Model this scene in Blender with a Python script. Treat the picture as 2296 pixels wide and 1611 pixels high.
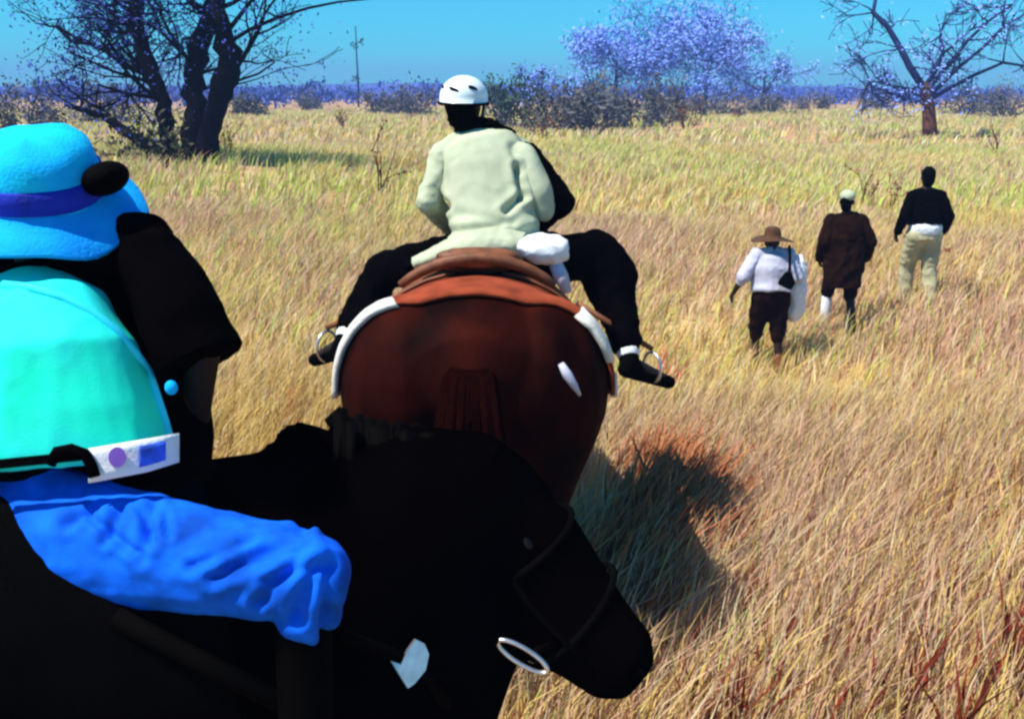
import bpy, bmesh, math, random
import numpy as np
from mathutils import Vector, Matrix, noise
from mathutils.bvhtree import BVHTree

for o in list(bpy.data.objects): bpy.data.objects.remove(o)
R = math.radians
scene = bpy.context.scene
col = scene.collection
random.seed(7); rng = np.random.default_rng(7)

# ------------------------------------------------------------------ camera
CAM_H = 2.4
F = 2200.0                      # focal length in units of a 2296-wide picture
PITCH = math.atan((805-200)/F)
cam_d = bpy.data.cameras.new('camera'); cam = bpy.data.objects.new('camera', cam_d); col.objects.link(cam)
cam_d.sensor_width = 36; cam_d.lens = 36*F/2296; cam_d.clip_end = 3000; cam_d.clip_start = 0.05
cam.location = (0, 0, CAM_H); cam.rotation_euler = (math.pi/2-PITCH, 0, 0)
scene.camera = cam
cp, sp = math.cos(PITCH), math.sin(PITCH)

# ------------------------------------------------------------------ world, sun, exposure
SUN_EL, SUN_AZ = R(60), R(248)      # compass azimuth from +Y clockwise: behind and to the left
w = bpy.data.worlds.new('World'); scene.world = w; w.use_nodes = True
nt = w.node_tree; nt.nodes.clear()
sky = nt.nodes.new('ShaderNodeTexSky'); sky.sky_type = 'NISHITA'; sky.sun_disc = False
sky.sun_elevation = SUN_EL; sky.sun_rotation = SUN_AZ
sky.air_density = 1.0; sky.dust_density = 0.1; sky.ozone_density = 2.0
tint = nt.nodes.new('ShaderNodeMixRGB'); tint.blend_type = 'MULTIPLY'; tint.inputs[0].default_value = 1
tint.inputs[2].default_value = (0.13, 0.93, 1.30, 1)
bg = nt.nodes.new('ShaderNodeBackground'); bg.inputs[1].default_value = 0.078
out = nt.nodes.new('ShaderNodeOutputWorld')
nt.links.new(sky.outputs[0], tint.inputs[1]); nt.links.new(tint.outputs[0], bg.inputs[0]); nt.links.new(bg.outputs[0], out.inputs[0])
sd = bpy.data.lights.new('sun', 'SUN'); sd.energy = 5.0; sd.angle = R(0.5); sd.color = (1.0, 0.93, 0.82)
sun = bpy.data.objects.new('sun', sd); col.objects.link(sun)
sdir = Vector((math.sin(SUN_AZ)*math.cos(SUN_EL), math.cos(SUN_AZ)*math.cos(SUN_EL), math.sin(SUN_EL)))
sun.rotation_euler = sdir.to_track_quat('Z', 'Y').to_euler(); sun.location = (-20, -12, 30)
vs = scene.view_settings; vs.view_transform = 'Standard'; vs.look = 'None'; vs.exposure = 0.6; vs.gamma = 1
scene.cycles.filter_width = 2.6

# ------------------------------------------------------------------ helpers
def P(px, py, d):
    """picture position (2296-wide coordinates) and depth along the view axis -> world point"""
    a = (px-1148)/F*d; u = (805-py)/F*d
    return Vector((a, d*cp + u*sp, CAM_H + u*cp - d*sp))
def sst(a, b, x): 
    t = np.clip((x-a)/(b-a), 0, 1); return t*t*(3-2*t)
def ground_z(x, y):
    x = np.asarray(x, float); y = np.asarray(y, float)
    z = -0.55*np.exp(-(((x-2.6)/3.2)**2 + ((y-9.6)/2.6)**2))
    z = z + 0.7*np.exp(-(((x+9)/9)**2 + ((y-26)/9)**2))
    far = sst(6, 30, y)
    z = z + far*(0.16*np.sin(x*0.21+1.3)*np.cos(y*0.13+0.4) + 0.10*np.sin(x*0.07-y*0.05))
    z = z + 0.03*np.sin(x*1.7+0.6)*np.cos(y*1.3)
    return z
def gz(x, y): return float(ground_z(x, y))
def on_ground(px, py, dz=0.0):
    """walk along the pixel's ray until it meets the ground"""
    d = 2.0
    while d < 400:
        p = P(px, py, d)
        if p.z <= gz(p.x, p.y)+dz: return p
        d *= 1.003
    return p

def principled(name, color, rough=0.8, var=0.25, scale=8.0, bump=0.0, bscale=40.0, spec=0.3, metallic=0.0, color2=None, sheen=0.0, coords='Object', stretch=None):
    m = bpy.data.materials.new(name); m.use_nodes = True
    t = m.node_tree; b = t.nodes['Principled BSDF']
    b.inputs['Roughness'].default_value = rough; b.inputs['Specular IOR Level'].default_value = spec
    b.inputs['Metallic'].default_value = metallic
    if sheen: b.inputs['Sheen Weight'].default_value = sheen
    tc = t.nodes.new('ShaderNodeTexCoord')
    src = tc.outputs[coords]
    if stretch:
        mp = t.nodes.new('ShaderNodeMapping'); mp.inputs['Scale'].default_value = stretch
        t.links.new(src, mp.inputs[0]); src = mp.outputs[0]
    n = t.nodes.new('ShaderNodeTexNoise'); n.inputs['Scale'].default_value = scale; n.inputs['Detail'].default_value = 5
    t.links.new(src, n.inputs['Vector'])
    r = t.nodes.new('ShaderNodeValToRGB')
    c = np.array(color); c2 = np.array(color2) if color2 else c*(1+var)
    c1 = c if color2 else c*(1-var)
    r.color_ramp.elements[0].color = (*c1, 1); r.color_ramp.elements[1].color = (*c2, 1)
    r.color_ramp.elements[0].position = 0.35; r.color_ramp.elements[1].position = 0.65
    t.links.new(n.outputs['Fac'], r.inputs[0]); t.links.new(r.outputs[0], b.inputs['Base Color'])
    if bump:
        n2 = t.nodes.new('ShaderNodeTexNoise'); n2.inputs['Scale'].default_value = bscale; n2.inputs['Detail'].default_value = 4
        t.links.new(src, n2.inputs['Vector'])
        bp = t.nodes.new('ShaderNodeBump'); bp.inputs['Strength'].default_value = bump; bp.inputs['Distance'].default_value = 0.01
        t.links.new(n2.outputs['Fac'], bp.inputs['Height']); t.links.new(bp.outputs[0], b.inputs['Normal'])
    return m

WL = {}      # world position of every object's origin
def empty(name, loc, label, cat, group=None):
    o = bpy.data.objects.new(name, None); col.objects.link(o); o.location = loc; o.empty_display_size = 0.1
    o['label'] = label; o['category'] = cat
    if group: o['group'] = group
    WL[o.name] = Vector(loc); return o
def mk(name, verts, faces, mat, parent=None, loc=None, smooth=True):
    v = np.asarray([tuple(q) for q in verts] if not isinstance(verts, np.ndarray) else verts, float).reshape(-1, 3)
    base = WL[parent.name] if parent else Vector(loc if loc is not None else (0, 0, 0))
    me = bpy.data.meshes.new(name); me.from_pydata((v-np.array(base)).tolist(), [], faces); me.update()
    if smooth: me.polygons.foreach_set('use_smooth', [True]*len(me.polygons))
    me.materials.append(mat)
    o = bpy.data.objects.new(name, me); col.objects.link(o)
    if parent: o.parent = parent
    else: o.location = base
    WL[o.name] = base; return o
def tag(o, label, cat, group=None):
    o['label'] = label; o['category'] = cat
    if group: o['group'] = group
    return o

class Shape:
    def __init__(s): s.v = []; s.f = []
    def add(s, v, f):
        k = len(s.v); s.v += [tuple(q) for q in v]; s.f += [tuple(i+k for i in q) for q in f]; return s
    def rings(s, rs, cap=True, closed=False):
        n = len(rs[0]); v = [p for r in rs for p in r]; f = []
        m = len(rs)
        for i in range(m if closed else m-1):
            for j in range(n):
                a = i*n+j; b = i*n+(j+1) % n; c = ((i+1) % m)*n+(j+1) % n; d = ((i+1) % m)*n+j
                f.append((a, b, c, d))
        if cap and not closed:
            f.append(tuple(range(n-1, -1, -1))); f.append(tuple((m-1)*n+j for j in range(n)))
        return s.add(v, f)
    def loft(s, pts, ws, hs, side, n=20, power=1.0):
        pts = [Vector(p) for p in pts]; rs = []
        # rounded ends
        for i, p in enumerate(pts):
            t = (pts[min(i+1, len(pts)-1)]-pts[max(i-1, 0)]).normalized()
            sd_ = Vector(side) - t*t.dot(Vector(side)); sd_.normalize()
            up = t.cross(sd_)
            r = []
            for j in range(n):
                a = 2*math.pi*j/n; ca, sa = math.cos(a), math.sin(a)
                ca = math.copysign(abs(ca)**power, ca); sa = math.copysign(abs(sa)**power, sa)
                r.append(p + sd_*ca*ws[i] + up*sa*hs[i])
            rs.append(r)
        return s.rings(rs)
    def cap(s, a, b, ra, rb, n=14):
        a, b = Vector(a), Vector(b); t = (b-a)
        L = t.length
        if L < 1e-6: t = Vector((0, 0, 1))
        t.normalize(); x = t.orthogonal().normalized(); y = t.cross(x); rs = []
        def ring(c, r): return [c + (x*math.cos(2*math.pi*j/n)+y*math.sin(2*math.pi*j/n))*r for j in range(n)]
        for q in (85, 60, 30): rs.append(ring(a - t*ra*math.sin(R(q)), ra*math.cos(R(q))))
        rs.append(ring(a, ra)); rs.append(ring(b, rb))
        for q in (30, 60, 85): rs.append(ring(b + t*rb*math.sin(R(q)), rb*math.cos(R(q))))
        return s.rings(rs)
    def chain(s, pts, rs, n=14):
        for i in range(len(pts)-1): s.cap(pts[i], pts[i+1], rs[i], rs[i+1], n)
        return s
    def ell(s, c, ax, n=20, m=12):
        """ax: three axis vectors"""
        c = Vector(c); ax = [Vector(a) for a in ax]; rs = []
        for i in range(m+1):
            a = -math.pi/2*0.97 + math.pi*0.97*i/m
            rs.append([c+ax[0]*math.cos(a)*math.cos(2*math.pi*j/n)+ax[1]*math.cos(a)*math.sin(2*math.pi*j/n)+ax[2]*math.sin(a) for j in range(n)])
        return s.rings(rs)
    def tube(s, pts, radii, n=6, closed=False):
        pts = [Vector(p) for p in pts]; rs = []; m = len(pts)
        if not hasattr(radii, '__len__'): radii = [radii]*m
        ref = None
        for i, p in enumerate(pts):
            if closed: t = (pts[(i+1) % m]-pts[i-1]).normalized()
            else: t = (pts[min(i+1, m-1)]-pts[max(i-1, 0)]).normalized()
            if ref is None: ref = t.orthogonal().normalized()
            x = (ref - t*ref.dot(t)); 
            if x.length < 1e-4: x = t.orthogonal()
            x.normalize(); ref = x; y = t.cross(x)
            rs.append([p+(x*math.cos(2*math.pi*j/n)+y*math.sin(2*math.pi*j/n))*radii[i] for j in range(n)])
        return s.rings(rs, closed=closed)
    def remesh(s, voxel=0.012, smooth=6, factor=0.5):
        me = bpy.data.meshes.new('tmp'); me.from_pydata(s.v, [], s.f); me.update()
        bm = bmesh.new(); bm.from_mesh(me); bmesh.ops.recalc_face_normals(bm, faces=bm.faces); bm.to_mesh(me); bm.free()
        o = bpy.data.objects.new('tmp', me); col.objects.link(o)
        m = o.modifiers.new('r', 'REMESH'); m.mode = 'VOXEL'; m.voxel_size = voxel
        if smooth:
            m2 = o.modifiers.new('s', 'SMOOTH'); m2.factor = factor; m2.iterations = smooth
        dg = bpy.context.evaluated_depsgraph_get(); ev = o.evaluated_get(dg); em = ev.to_mesh()
        v = np.empty(len(em.vertices)*3); em.vertices.foreach_get('co', v); v = v.reshape(-1, 3)
        no = np.empty(len(em.vertices)*3); em.vertex_normals.foreach_get('vector', no)
        f = [tuple(p.vertices) for p in em.polygons]
        ev.to_mesh_clear(); bpy.data.objects.remove(o); bpy.data.meshes.remove(me)
        s.v, s.f, s.n = v, f, no.reshape(-1, 3)
        return s
    def out(s, name, mat, parent=None, loc=None, smooth=True): return mk(name, s.v if isinstance(s.v, np.ndarray) else np.array(s.v), s.f, mat, parent, loc, smooth)

def to_px(p):
    q = Vector(p)-Vector((0, 0, CAM_H)); d = q.y*cp-q.z*sp; return 1148+q.x/d*F, 805-(q.y*sp+q.z*cp)/d*F
def crease(sh, folds):
    """press valley lines (two ends, depth, half-width) into the near side of a cloth"""
    for i in range(len(sh.v)):
        if sh.n[i][1] > .3: continue
        x, y = to_px(sh.v[i]); dsp = 0
        for (x0, y0), (x1, y1), dep, wd_ in folds:
            L2 = (x1-x0)**2+(y1-y0)**2; tc = min(1, max(0, ((x-x0)*(x1-x0)+(y-y0)*(y1-y0))/L2))
            dd = math.hypot(x-x0-tc*(x1-x0), y-y0-tc*(y1-y0)); dsp += -dep*math.exp(-(dd/wd_)**2)+.3*dep*math.exp(-((dd-2.2*wd_)/(1.2*wd_))**2)
        sh.v[i] = sh.v[i]+sh.n[i]*dsp
def wrinkle(s, amp, scale, seed=0.0, stretch=(1, 1, 1)):
    """push cloth in and out along its normals in creases"""
    for i in range(len(s.v)):
        p = s.v[i]
        q = Vector((p[0]*stretch[0]*scale+seed, p[1]*stretch[1]*scale, p[2]*stretch[2]*scale))
        h = noise.ridged_multi_fractal(q, 0.8, 2.1, 3, 0.9, 2.0)
        s.v[i] = p + s.n[i]*amp*(h-1.1)
    return s

# ------------------------------------------------------------------ materials
M = {}
M['ground'] = principled('dry_soil', (0.30, 0.15, 0.075), 0.95, color2=(0.52, 0.36, 0.16), scale=1.4, bump=0.6, bscale=25)
M['bark_dark'] = principled('dark_bark', (0.004, 0.003, 0.005), 0.95, 0.4, 6, 0.6, 30, spec=0.03)
M['bark_grey'] = principled('grey_bark', (0.075, 0.07, 0.12), 0.95, 0.3, 3, 0.4, 20, spec=0.1)
M['bark_brown'] = principled('brown_bark', (0.09, 0.035, 0.02), 0.95, 0.35, 5, 0.5, 25, spec=0.1)
M['leaf_olive'] = principled('olive_leaves', (0.055, 0.055, 0.03), 0.8, 0.5, 1.2, spec=0.2)
M['leaf_grey'] = principled('grey_twigs', (0.10, 0.10, 0.10), 0.9, 0.4, 1.0, spec=0.1)
M['leaf_hazed'] = principled('haze_blue_foliage', (0.14, 0.22, 0.70), 0.9, color2=(0.28, 0.44, 0.95), scale=1.0, spec=0.1)  # blue of distance haze put into the foliage colour
M['bark_hazed'] = principled('haze_blue_bark', (0.02, 0.027, 0.11), 0.9, 0.3, 2, 0.3, 20, spec=0.05)  # blue of haze and sky behind the branches put into the bark
M['leaf_far'] = principled('far_scrub_hazed', (0.05, 0.085, 0.36), 0.9, 0.4, 0.05, spec=0.1)  # distance haze put into the base colour of woodland and hills
M['leaf_violet'] = principled('dark_violet_foliage', (0.03, 0.045, 0.28), 0.9, color2=(0.09, 0.13, 0.55), scale=1.0, spec=0.1)
M['leaf_green'] = principled('dark_green_leaves', (0.03, 0.07, 0.035), 0.8, 0.4, 2, spec=0.2)
M['leaf_brown'] = principled('dead_brown_leaves', (0.20, 0.075, 0.035), 0.9, 0.4, 3, spec=0.1)
M['coat_bay'] = principled('dark_bay_coat', (0.020, 0.0022, 0.0006), 0.7, 0.8, 4, 0.35, 90, spec=0.03, stretch=(1, 1, .35))
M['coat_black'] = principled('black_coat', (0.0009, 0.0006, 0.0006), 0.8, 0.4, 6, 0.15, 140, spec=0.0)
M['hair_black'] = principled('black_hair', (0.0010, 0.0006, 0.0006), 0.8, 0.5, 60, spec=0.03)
M['hair_bay'] = principled('dark_brown_hair', (0.007, 0.0012, 0.0006), 0.85, 0.6, 50, spec=0.0)
M['hoof'] = principled('hoof_horn', (0.03, 0.025, 0.02), 0.6, 0.3, 30)
M['eye'] = principled('eye_dark', (0.004, 0.003, 0.002), 0.35, 0.1, 10, spec=0.2)
M['leather_brown'] = principled('brown_leather', (0.16, 0.055, 0.022), 0.55, 0.35, 14, 0.3, 90)
M['leather_black'] = principled('black_leather', (0.0012, 0.0010, 0.0010), 0.8, 0.3, 14, 0.3, 90, spec=0.02)
M['blanket'] = principled('red_brown_blanket', (0.24, 0.045, 0.018), 0.95, 0.35, 9, 0.5, 160, spec=0.1)
M['trim'] = principled('cream_trim', (0.66, 0.66, 0.60), 0.9, 0.12, 10, 0.4, 160, spec=0.1)
M['metal'] = principled('worn_steel', (0.62, 0.62, 0.66), 0.35, 0.15, 30, metallic=0.9)
M['skin_dark'] = principled('dark_skin', (0.015, 0.006, 0.0035), 0.6, 0.2, 12, 0.1, 200)
M['skin_tan'] = principled('tan_skin', (0.32, 0.15, 0.09), 0.5, 0.15, 12, 0.1, 200)
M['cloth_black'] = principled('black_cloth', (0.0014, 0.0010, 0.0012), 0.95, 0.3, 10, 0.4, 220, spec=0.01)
M['cloth_cream'] = principled('cream_cotton', (0.42, 0.47, 0.33), 0.9, 0.12, 6, 0.3, 180, spec=0.1)
M['cloth_turquoise'] = principled('turquoise_fabric', (0.004, 0.90, 0.58), 0.75, color2=(0.02, 0.85, 0.80), scale=5, bump=0.08, bscale=220, spec=0.2)
M['piping'] = principled('pale_cyan_piping', (0.02, 0.75, 0.95), 0.7, 0.1, 10)
M['denim'] = principled('bright_blue_denim', (0.003, 0.10, 0.66), 0.85, 0.45, 9, 0.15, 300, spec=0.1)
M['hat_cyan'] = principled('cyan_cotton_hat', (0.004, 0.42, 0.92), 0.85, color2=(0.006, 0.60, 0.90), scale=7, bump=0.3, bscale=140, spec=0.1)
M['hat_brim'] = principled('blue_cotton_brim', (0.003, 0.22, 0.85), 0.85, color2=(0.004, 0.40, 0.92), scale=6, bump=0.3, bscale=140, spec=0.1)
M['hat_band'] = principled('shaded_blue_band', (0.003, 0.02, 0.42), 0.8, 0.3, 12, 0.3, 140)  # band colour and height include the shading between crown and brim
M['white'] = principled('white_canvas', (0.80, 0.82, 0.85), 0.7, 0.06, 10, 0.2, 120)
M['violet'] = principled('violet_print', (0.13, 0.06, 0.36), 0.7, 0.1, 30)
M['blue_print'] = principled('blue_print', (0.03, 0.10, 0.68), 0.7, 0.4, 30)
M['helmet'] = principled('white_helmet_shell', (0.72, 0.86, 0.90), 0.3, 0.05, 8, spec=0.5)
M['straw'] = principled('brown_felt', (0.075, 0.032, 0.014), 0.9, 0.3, 20, 0.4, 160)
M['cloth_lilac'] = principled('pale_lilac_cotton', (0.46, 0.46, 0.58), 0.9, 0.15, 5, 0.3, 120)
M['cloth_brown'] = principled('dark_brown_cloth', (0.012, 0.004, 0.002), 0.9, 0.35, 8, 0.4, 120, spec=0.05)
M['cloth_khaki'] = principled('pale_khaki_cloth', (0.42, 0.40, 0.24), 0.9, 0.2, 6, 0.4, 120)
M['cloth_white'] = principled('white_cloth', (0.74, 0.78, 0.82), 0.9, 0.08, 6, 0.3, 120)

# ------------------------------------------------------------------ ground
ys = np.concatenate([np.arange(-12, 16, 0.35), np.geomspace(16, 900, 90)])
xs0 = np.linspace(-1, 1, 141)
gv = []; 
for y in ys:
    hw = 22 + max(0, y)*1.1
    xx = xs0*hw
    gv.append(np.stack([xx, np.full_like(xx, y), ground_z(xx, y)], 1))
gv = np.concatenate(gv); nx = len(xs0); ny = len(ys)
gf = [(j*nx+i, j*nx+i+1, (j+1)*nx+i+1, (j+1)*nx+i) for j in range(ny-1) for i in range(nx-1)]
g = mk('ground', gv, gf, M['ground']); g['kind'] = 'structure'

# ------------------------------------------------------------------ dry grass (vertex colour = the colour of each dead blade)
gm = bpy.data.materials.new('dry_grass_blades'); gm.use_nodes = True
t = gm.node_tree; b = t.nodes['Principled BSDF']; at_ = t.nodes.new('ShaderNodeVertexColor'); at_.layer_name = 'blade'
t.links.new(at_.outputs[0], b.inputs['Base Color']); b.inputs['Roughness'].default_value = 0.8; b.inputs['Specular IOR Level'].default_value = 0.15
tr = t.nodes.new('ShaderNodeBsdfTranslucent'); t.links.new(at_.outputs[0], tr.inputs[0])
mx = t.nodes.new('ShaderNodeMixShader'); mx.inputs[0].default_value = 0.3
t.links.new(b.outputs[0], mx.inputs[1]); t.links.new(tr.outputs[0], mx.inputs[2])
t.links.new(mx.outputs[0], t.nodes['Material Output'].inputs[0])
STRAW = np.array([[0.68, 0.50, 0.17], [0.60, 0.39, 0.26], [0.66, 0.58, 0.37], [0.50, 0.60, 0.14], [0.27, 0.065, 0.04], [0.12, 0.055, 0.025]])
def blades(n, y0, y1, width, hmin, hmax, probs, tuft, bare=0.0):
    # area-uniform inside the view wedge with margins
    u = rng.random(n); y = np.sqrt(y0**2+(y1**2-y0**2)*u)
    hw = 1.5 + y*0.62
    # gather blades in tufts
    nt_ = max(1, n//tuft)
    ty = np.sqrt(y0**2+(y1**2-y0**2)*rng.random(nt_)); tx = (rng.random(nt_)*2-1)*(1.5+ty*0.62)
    th = rng.random(nt_)
    k = rng.integers(0, nt_, n)
    spread = 0.05+0.035*np.sqrt(y1-y0)
    x = tx[k]+rng.normal(0, spread, n); y = ty[k]+rng.normal(0, spread, n)
    keep = y > y0*0.9; x, y, k = x[keep], y[keep], k[keep]; n = len(x)
    z = ground_z(x, y)-0.02
    h = (hmin+(hmax-hmin)*(0.35*rng.random(n)+0.65*th[k]))
    a = rng.random(n)*2*np.pi; lean = h*(0.15+0.45*rng.random(n)**1.5)
    dx = np.cos(a)*lean + h*0.30; dy = np.sin(a)*lean + h*0.12
    # blade faces turned about the vertical at random but mostly toward open view
    f = rng.normal(0, 0.9, n); wx = np.cos(f)*width*(0.6+0.8*rng.random(n)); wy = np.sin(f)*width
    V = np.empty((n, 5, 3))
    V[:, 0] = np.stack([x-wx, y-wy, z], 1); V[:, 1] = np.stack([x+wx, y+wy, z], 1)
    V[:, 2] = np.stack([x+dx*.35+wx*.75, y+dy*.35+wy*.75, z+h*.6], 1); V[:, 3] = np.stack([x+dx*.35-wx*.75, y+dy*.35-wy*.75, z+h*.6], 1)
    V[:, 4] = np.stack([x+dx, y+dy, z+h*0.97], 1)
    # colour: patches over the field plus per-blade chance
    patch = np.sin(x*0.9+0.7*np.sin(y*0.5))*np.cos(y*0.6+x*0.2)+0.6*np.sin(x*0.23+y*0.31)
    pr = np.tile(np.array(probs, float), (n, 1)); 
    pr[:, 0] *= np.exp(0.9*patch); pr[:, 1] *= np.exp(-1.0*patch); pr[:, 3] *= np.exp(0.7*np.sin(x*0.4+y*0.17))
    pr /= pr.sum(1, keepdims=True); c = (pr.cumsum(1) < rng.random((n, 1))).sum(1).clip(0, 5)
    C = STRAW[c]*(0.78+0.44*rng.random((n, 1)))
    return V, C
parts = [blades(16000, 1.0, 3.4, 0.004, 0.15, 0.4, (3, 4, 1, .1, 1.2, .5), 16),
         blades(60000, 3.2, 8, 0.0045, 0.15, 0.52, (3, 4.5, 1.3, .05, .8, .4), 18),
         blades(80000, 7.5, 18, 0.008, 0.15, 0.48, (4, 4, 2, 1.3, .18, .1), 16),
         blades(75000, 17, 45, 0.018, 0.15, 0.5, (3, 2.0, 3, 4.5, .05, .06), 14),
         blades(60000, 43, 120, 0.045, 0.2, 0.6, (3, 1.2, 4, 4, .0, .03), 12)]
V = np.concatenate([p[0] for p in parts]); C = np.concatenate([p[1] for p in parts]); n = len(V)
me = bpy.data.meshes.new('dry_grass'); me.vertices.add(n*5); me.vertices.foreach_set('co', V.reshape(-1))
me.loops.add(n*7); me.polygons.add(n*2)
base = (np.arange(n)*5)[:, None]
me.loops.foreach_set('vertex_index', (base+np.array([0, 1, 2, 3, 3, 2, 4])).reshape(-1).astype(np.int32))
me.polygons.foreach_set('loop_start', (np.arange(n)[:, None]*7+np.array([0, 4])).reshape(-1).astype(np.int32))
me.polygons.foreach_set('loop_total', np.tile([4, 3], n).astype(np.int32))
me.update(calc_edges=True)
ca = me.color_attributes.new('blade', 'FLOAT_COLOR', 'POINT')
ca.data.foreach_set('color', np.concatenate([np.repeat(C, 5, 0), np.ones((n*5, 1))], 1).reshape(-1))
me.materials.append(gm)
go = bpy.data.objects.new('dry_grass', me); col.objects.link(go); go['kind'] = 'stuff'
go['label'] = 'knee high dry straw coloured grass covering the field'; go['category'] = 'grass'

# ------------------------------------------------------------------ trees and shrubs
class Wood:
    def __init__(s): s.s = Shape(); s.tips = []
    def branch(s, p, d, L, r, depth, spread=0.7, up=0.15, kids=(3, 5), sides=4, droop=0.0, rmin=0.008, gnarl=0.28):
        p = Vector(p); d = Vector(d).normalized(); pts = [p.copy()]; n = 4; dirs = [d.copy()]
        for i in range(n):
            d = (d + Vector((random.gauss(0, gnarl), random.gauss(0, gnarl), random.gauss(0, gnarl)+up-droop))*0.55).normalized()
            p = p + d*L/n; pts.append(p.copy()); dirs.append(d.copy())
        s.s.tube(pts, [max(rmin, r*(1-0.65*i/n)) for i in range(n+1)], sides)
        s.tips += pts[2:]
        if depth <= 0: return
        for k in range(random.randint(*kids)):
            i = random.randint(1, n); q = pts[i]
            dd = (dirs[i] + Vector((random.gauss(0, 1), random.gauss(0, 1), random.gauss(0, 1))).normalized()*spread*1.2).normalized()
            s.branch(q, dd, L*random.uniform(0.5, 0.8), max(rmin, r*0.5), depth-1, spread, up, kids, max(3, sides-1), droop, rmin, gnarl)
def leaves(pts, n, size, spread):
    v = []; f = []
    for i in range(n):
        c = Vector(random.choice(pts)) + Vector((random.gauss(0, spread), random.gauss(0, spread), random.gauss(0, spread)))
        a = Vector((random.gauss(0, 1), random.gauss(0, 1), random.gauss(0, 1))).normalized(); b_ = a.orthogonal().normalized(); sz = size*random.uniform(.5, 1.4)
        k = len(v); v += [c-a*sz, c+b_*sz*.45, c+a*sz, c-b_*sz*.45]; f.append((k, k+1, k+2, k+3))
    return v, f

def pxpath(pts, d): return [P(x, y, dd if dd else d) for x, y, *rest in pts for dd in [rest[0] if rest else None]]

# tall bare tree with several dark stems
base = on_ground(410, 366); TD = (base.y*cp - (base.z-CAM_H)*sp)
tree = empty('bare_tree', base, 'tall bare tree with several dark forked stems beyond the blue-hatted rider', 'tree')
crown = Wood()
stems = [([(392, 372), (380, 320), (368, 250), (352, 190), (330, 130), (308, 60), (298, -20), (300, -110)], [.20, .16, .15, .15, .16, .15, .12, .08], .0),
         ([(428, 362), (436, 300), (440, 230), (434, 170), (442, 110), (462, 50), (482, -20), (500, -120)], [.27, .23, .21, .21, .20, .18, .14, .09], .3),
         ([(452, 360), (470, 300), (486, 240), (500, 190), (514, 140), (500, 80), (492, 20), (486, -60), (500, -130)], [.25, .21, .20, .24, .23, .19, .16, .13, .08], -.4)]
for pts, rad, dd in stems:
    path = [P(x, y, TD+dd*min(1, i/3)) for i, (x, y) in enumerate(pts)]
    path[0].z -= 0.3
    # subdivide with slight kinks
    sub = []; sr = []
    for i in range(len(path)-1):
        for k in range(3):
            tt = k/3; q = path[i].lerp(path[i+1], tt)
            sub.append(q+Vector((random.gauss(0, .04), random.gauss(0, .04), 0))); sr.append((rad[i]*(1-tt)+rad[i+1]*tt)*random.uniform(.9, 1.1))
    sub.append(path[-1]); sr.append(rad[-1])
    Shape().tube(sub, [q*1.25 for q in sr], 10).out('stem', M['bark_dark'], tree)
    for k in range(9):
        i = random.randint(len(sub)//3, len(sub)-1)
        side = random.choice([-1, -1, 1]) if dd != -.4 else random.choice([-1, 1])
        crown.branch(sub[i], (side*random.uniform(.5, 1.1), random.gauss(0, .6), random.uniform(.05, .8)), random.uniform(1.4, 2.6), .07, 3, .7, .1, (2, 4), 4, rmin=.010)
def limb(pts, r0, r1, dd=0, kids=4, L=1.2):
    path = [P(x, y, TD+dd) for x, y in pts]; m = len(path)
    crown.s.tube(path, [r0+(r1-r0)*i/(m-1) for i in range(m)], 6); crown.tips += path
    for k in range(kids):
        i = random.randint(1, m-1)
        crown.branch(path[i], (random.gauss(0, .7), random.gauss(0, .5), random.gauss(.2, .5)), L, .04, 2, .8, .05, (2, 3), 3, rmin=.009)
limb([(512, 96), (560, 66), (620, 40), (690, 18), (760, 4), (860, -6)], .055, .02, -.4, 1, .5)
limb([(344, 170), (290, 150), (230, 110), (170, 84), (130, 60)], .10, .03, 0, 8, 1.6)
limb([(130, 60), (160, 92), (200, 100)], .07, .03, .3, 2, .8)
limb([(330, 130), (290, 60), (240, 20), (190, -30)], .10, .04, .4, 6, 1.6)
limb([(300, 40), (330, -20), (380, -80)], .10, .04, .2, 5, 1.5)
limb([(360, 220), (290, 210), (220, 190), (215, 240)], .06, .02, -.3, 6, 1.3)
limb([(440, 150), (400, 110), (360, 70), (350, 30)], .07, .03, .5, 6, 1.3)
limb([(372, 345), (330, 325), (280, 295), (235, 262), (180, 245), (150, 235)], .16, .06, -.5, 3, .8)
crown.s.out('crown', M['bark_dark'], tree)
v, f = leaves(crown.tips, 9000, .048, .28); mk('dry_leaves', v, f, M['leaf_violet'], tree, smooth=False)
# litter clump at its foot
def shrub(name, base, hgt, wid, mat, label, nb=10, nleaf=200, leafmat=None, leafsize=.05, group=None, lean=(0, 0), depth=2, r=None, cat='shrub'):
    s = empty(name, base, label, cat, group); wd = Wood(); r = r or hgt*.022
    for k in range(nb):
        a = random.random()*6.283; rr = random.random()
        dirv = (math.cos(a)*rr*wid/hgt*1.2+lean[0], math.sin(a)*rr*wid/hgt*1.2+lean[1], 1)
        wd.branch(Vector(base)+Vector((math.cos(a)*wid*.08, math.sin(a)*wid*.08, -.05)), dirv, hgt*random.uniform(.45, .7), r, depth, .6, .1, (2, 3), 4, rmin=max(.004, r*.22))
    wd.s.out('stem', mat, s)
    if nleaf:
        v, f = leaves(wd.tips, nleaf, leafsize, wid*.07); mk('foliage', v, f, leafmat or mat, s, smooth=False)
    return s
shrub('dead_shrub', on_ground(350, 376), 1.3, 2.2, M['bark_dark'], 'low dark tangle of dead sticks at the foot of the dark forked tree', 12, 260, M['leaf_olive'], .09)
shrub('grey_shrub', on_ground(60, 300), 2.6, 5, M['bark_grey'], 'blue grey shrub half hidden behind the crown of the cyan hat', 14, 900, M['leaf_grey'], .14)
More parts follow.
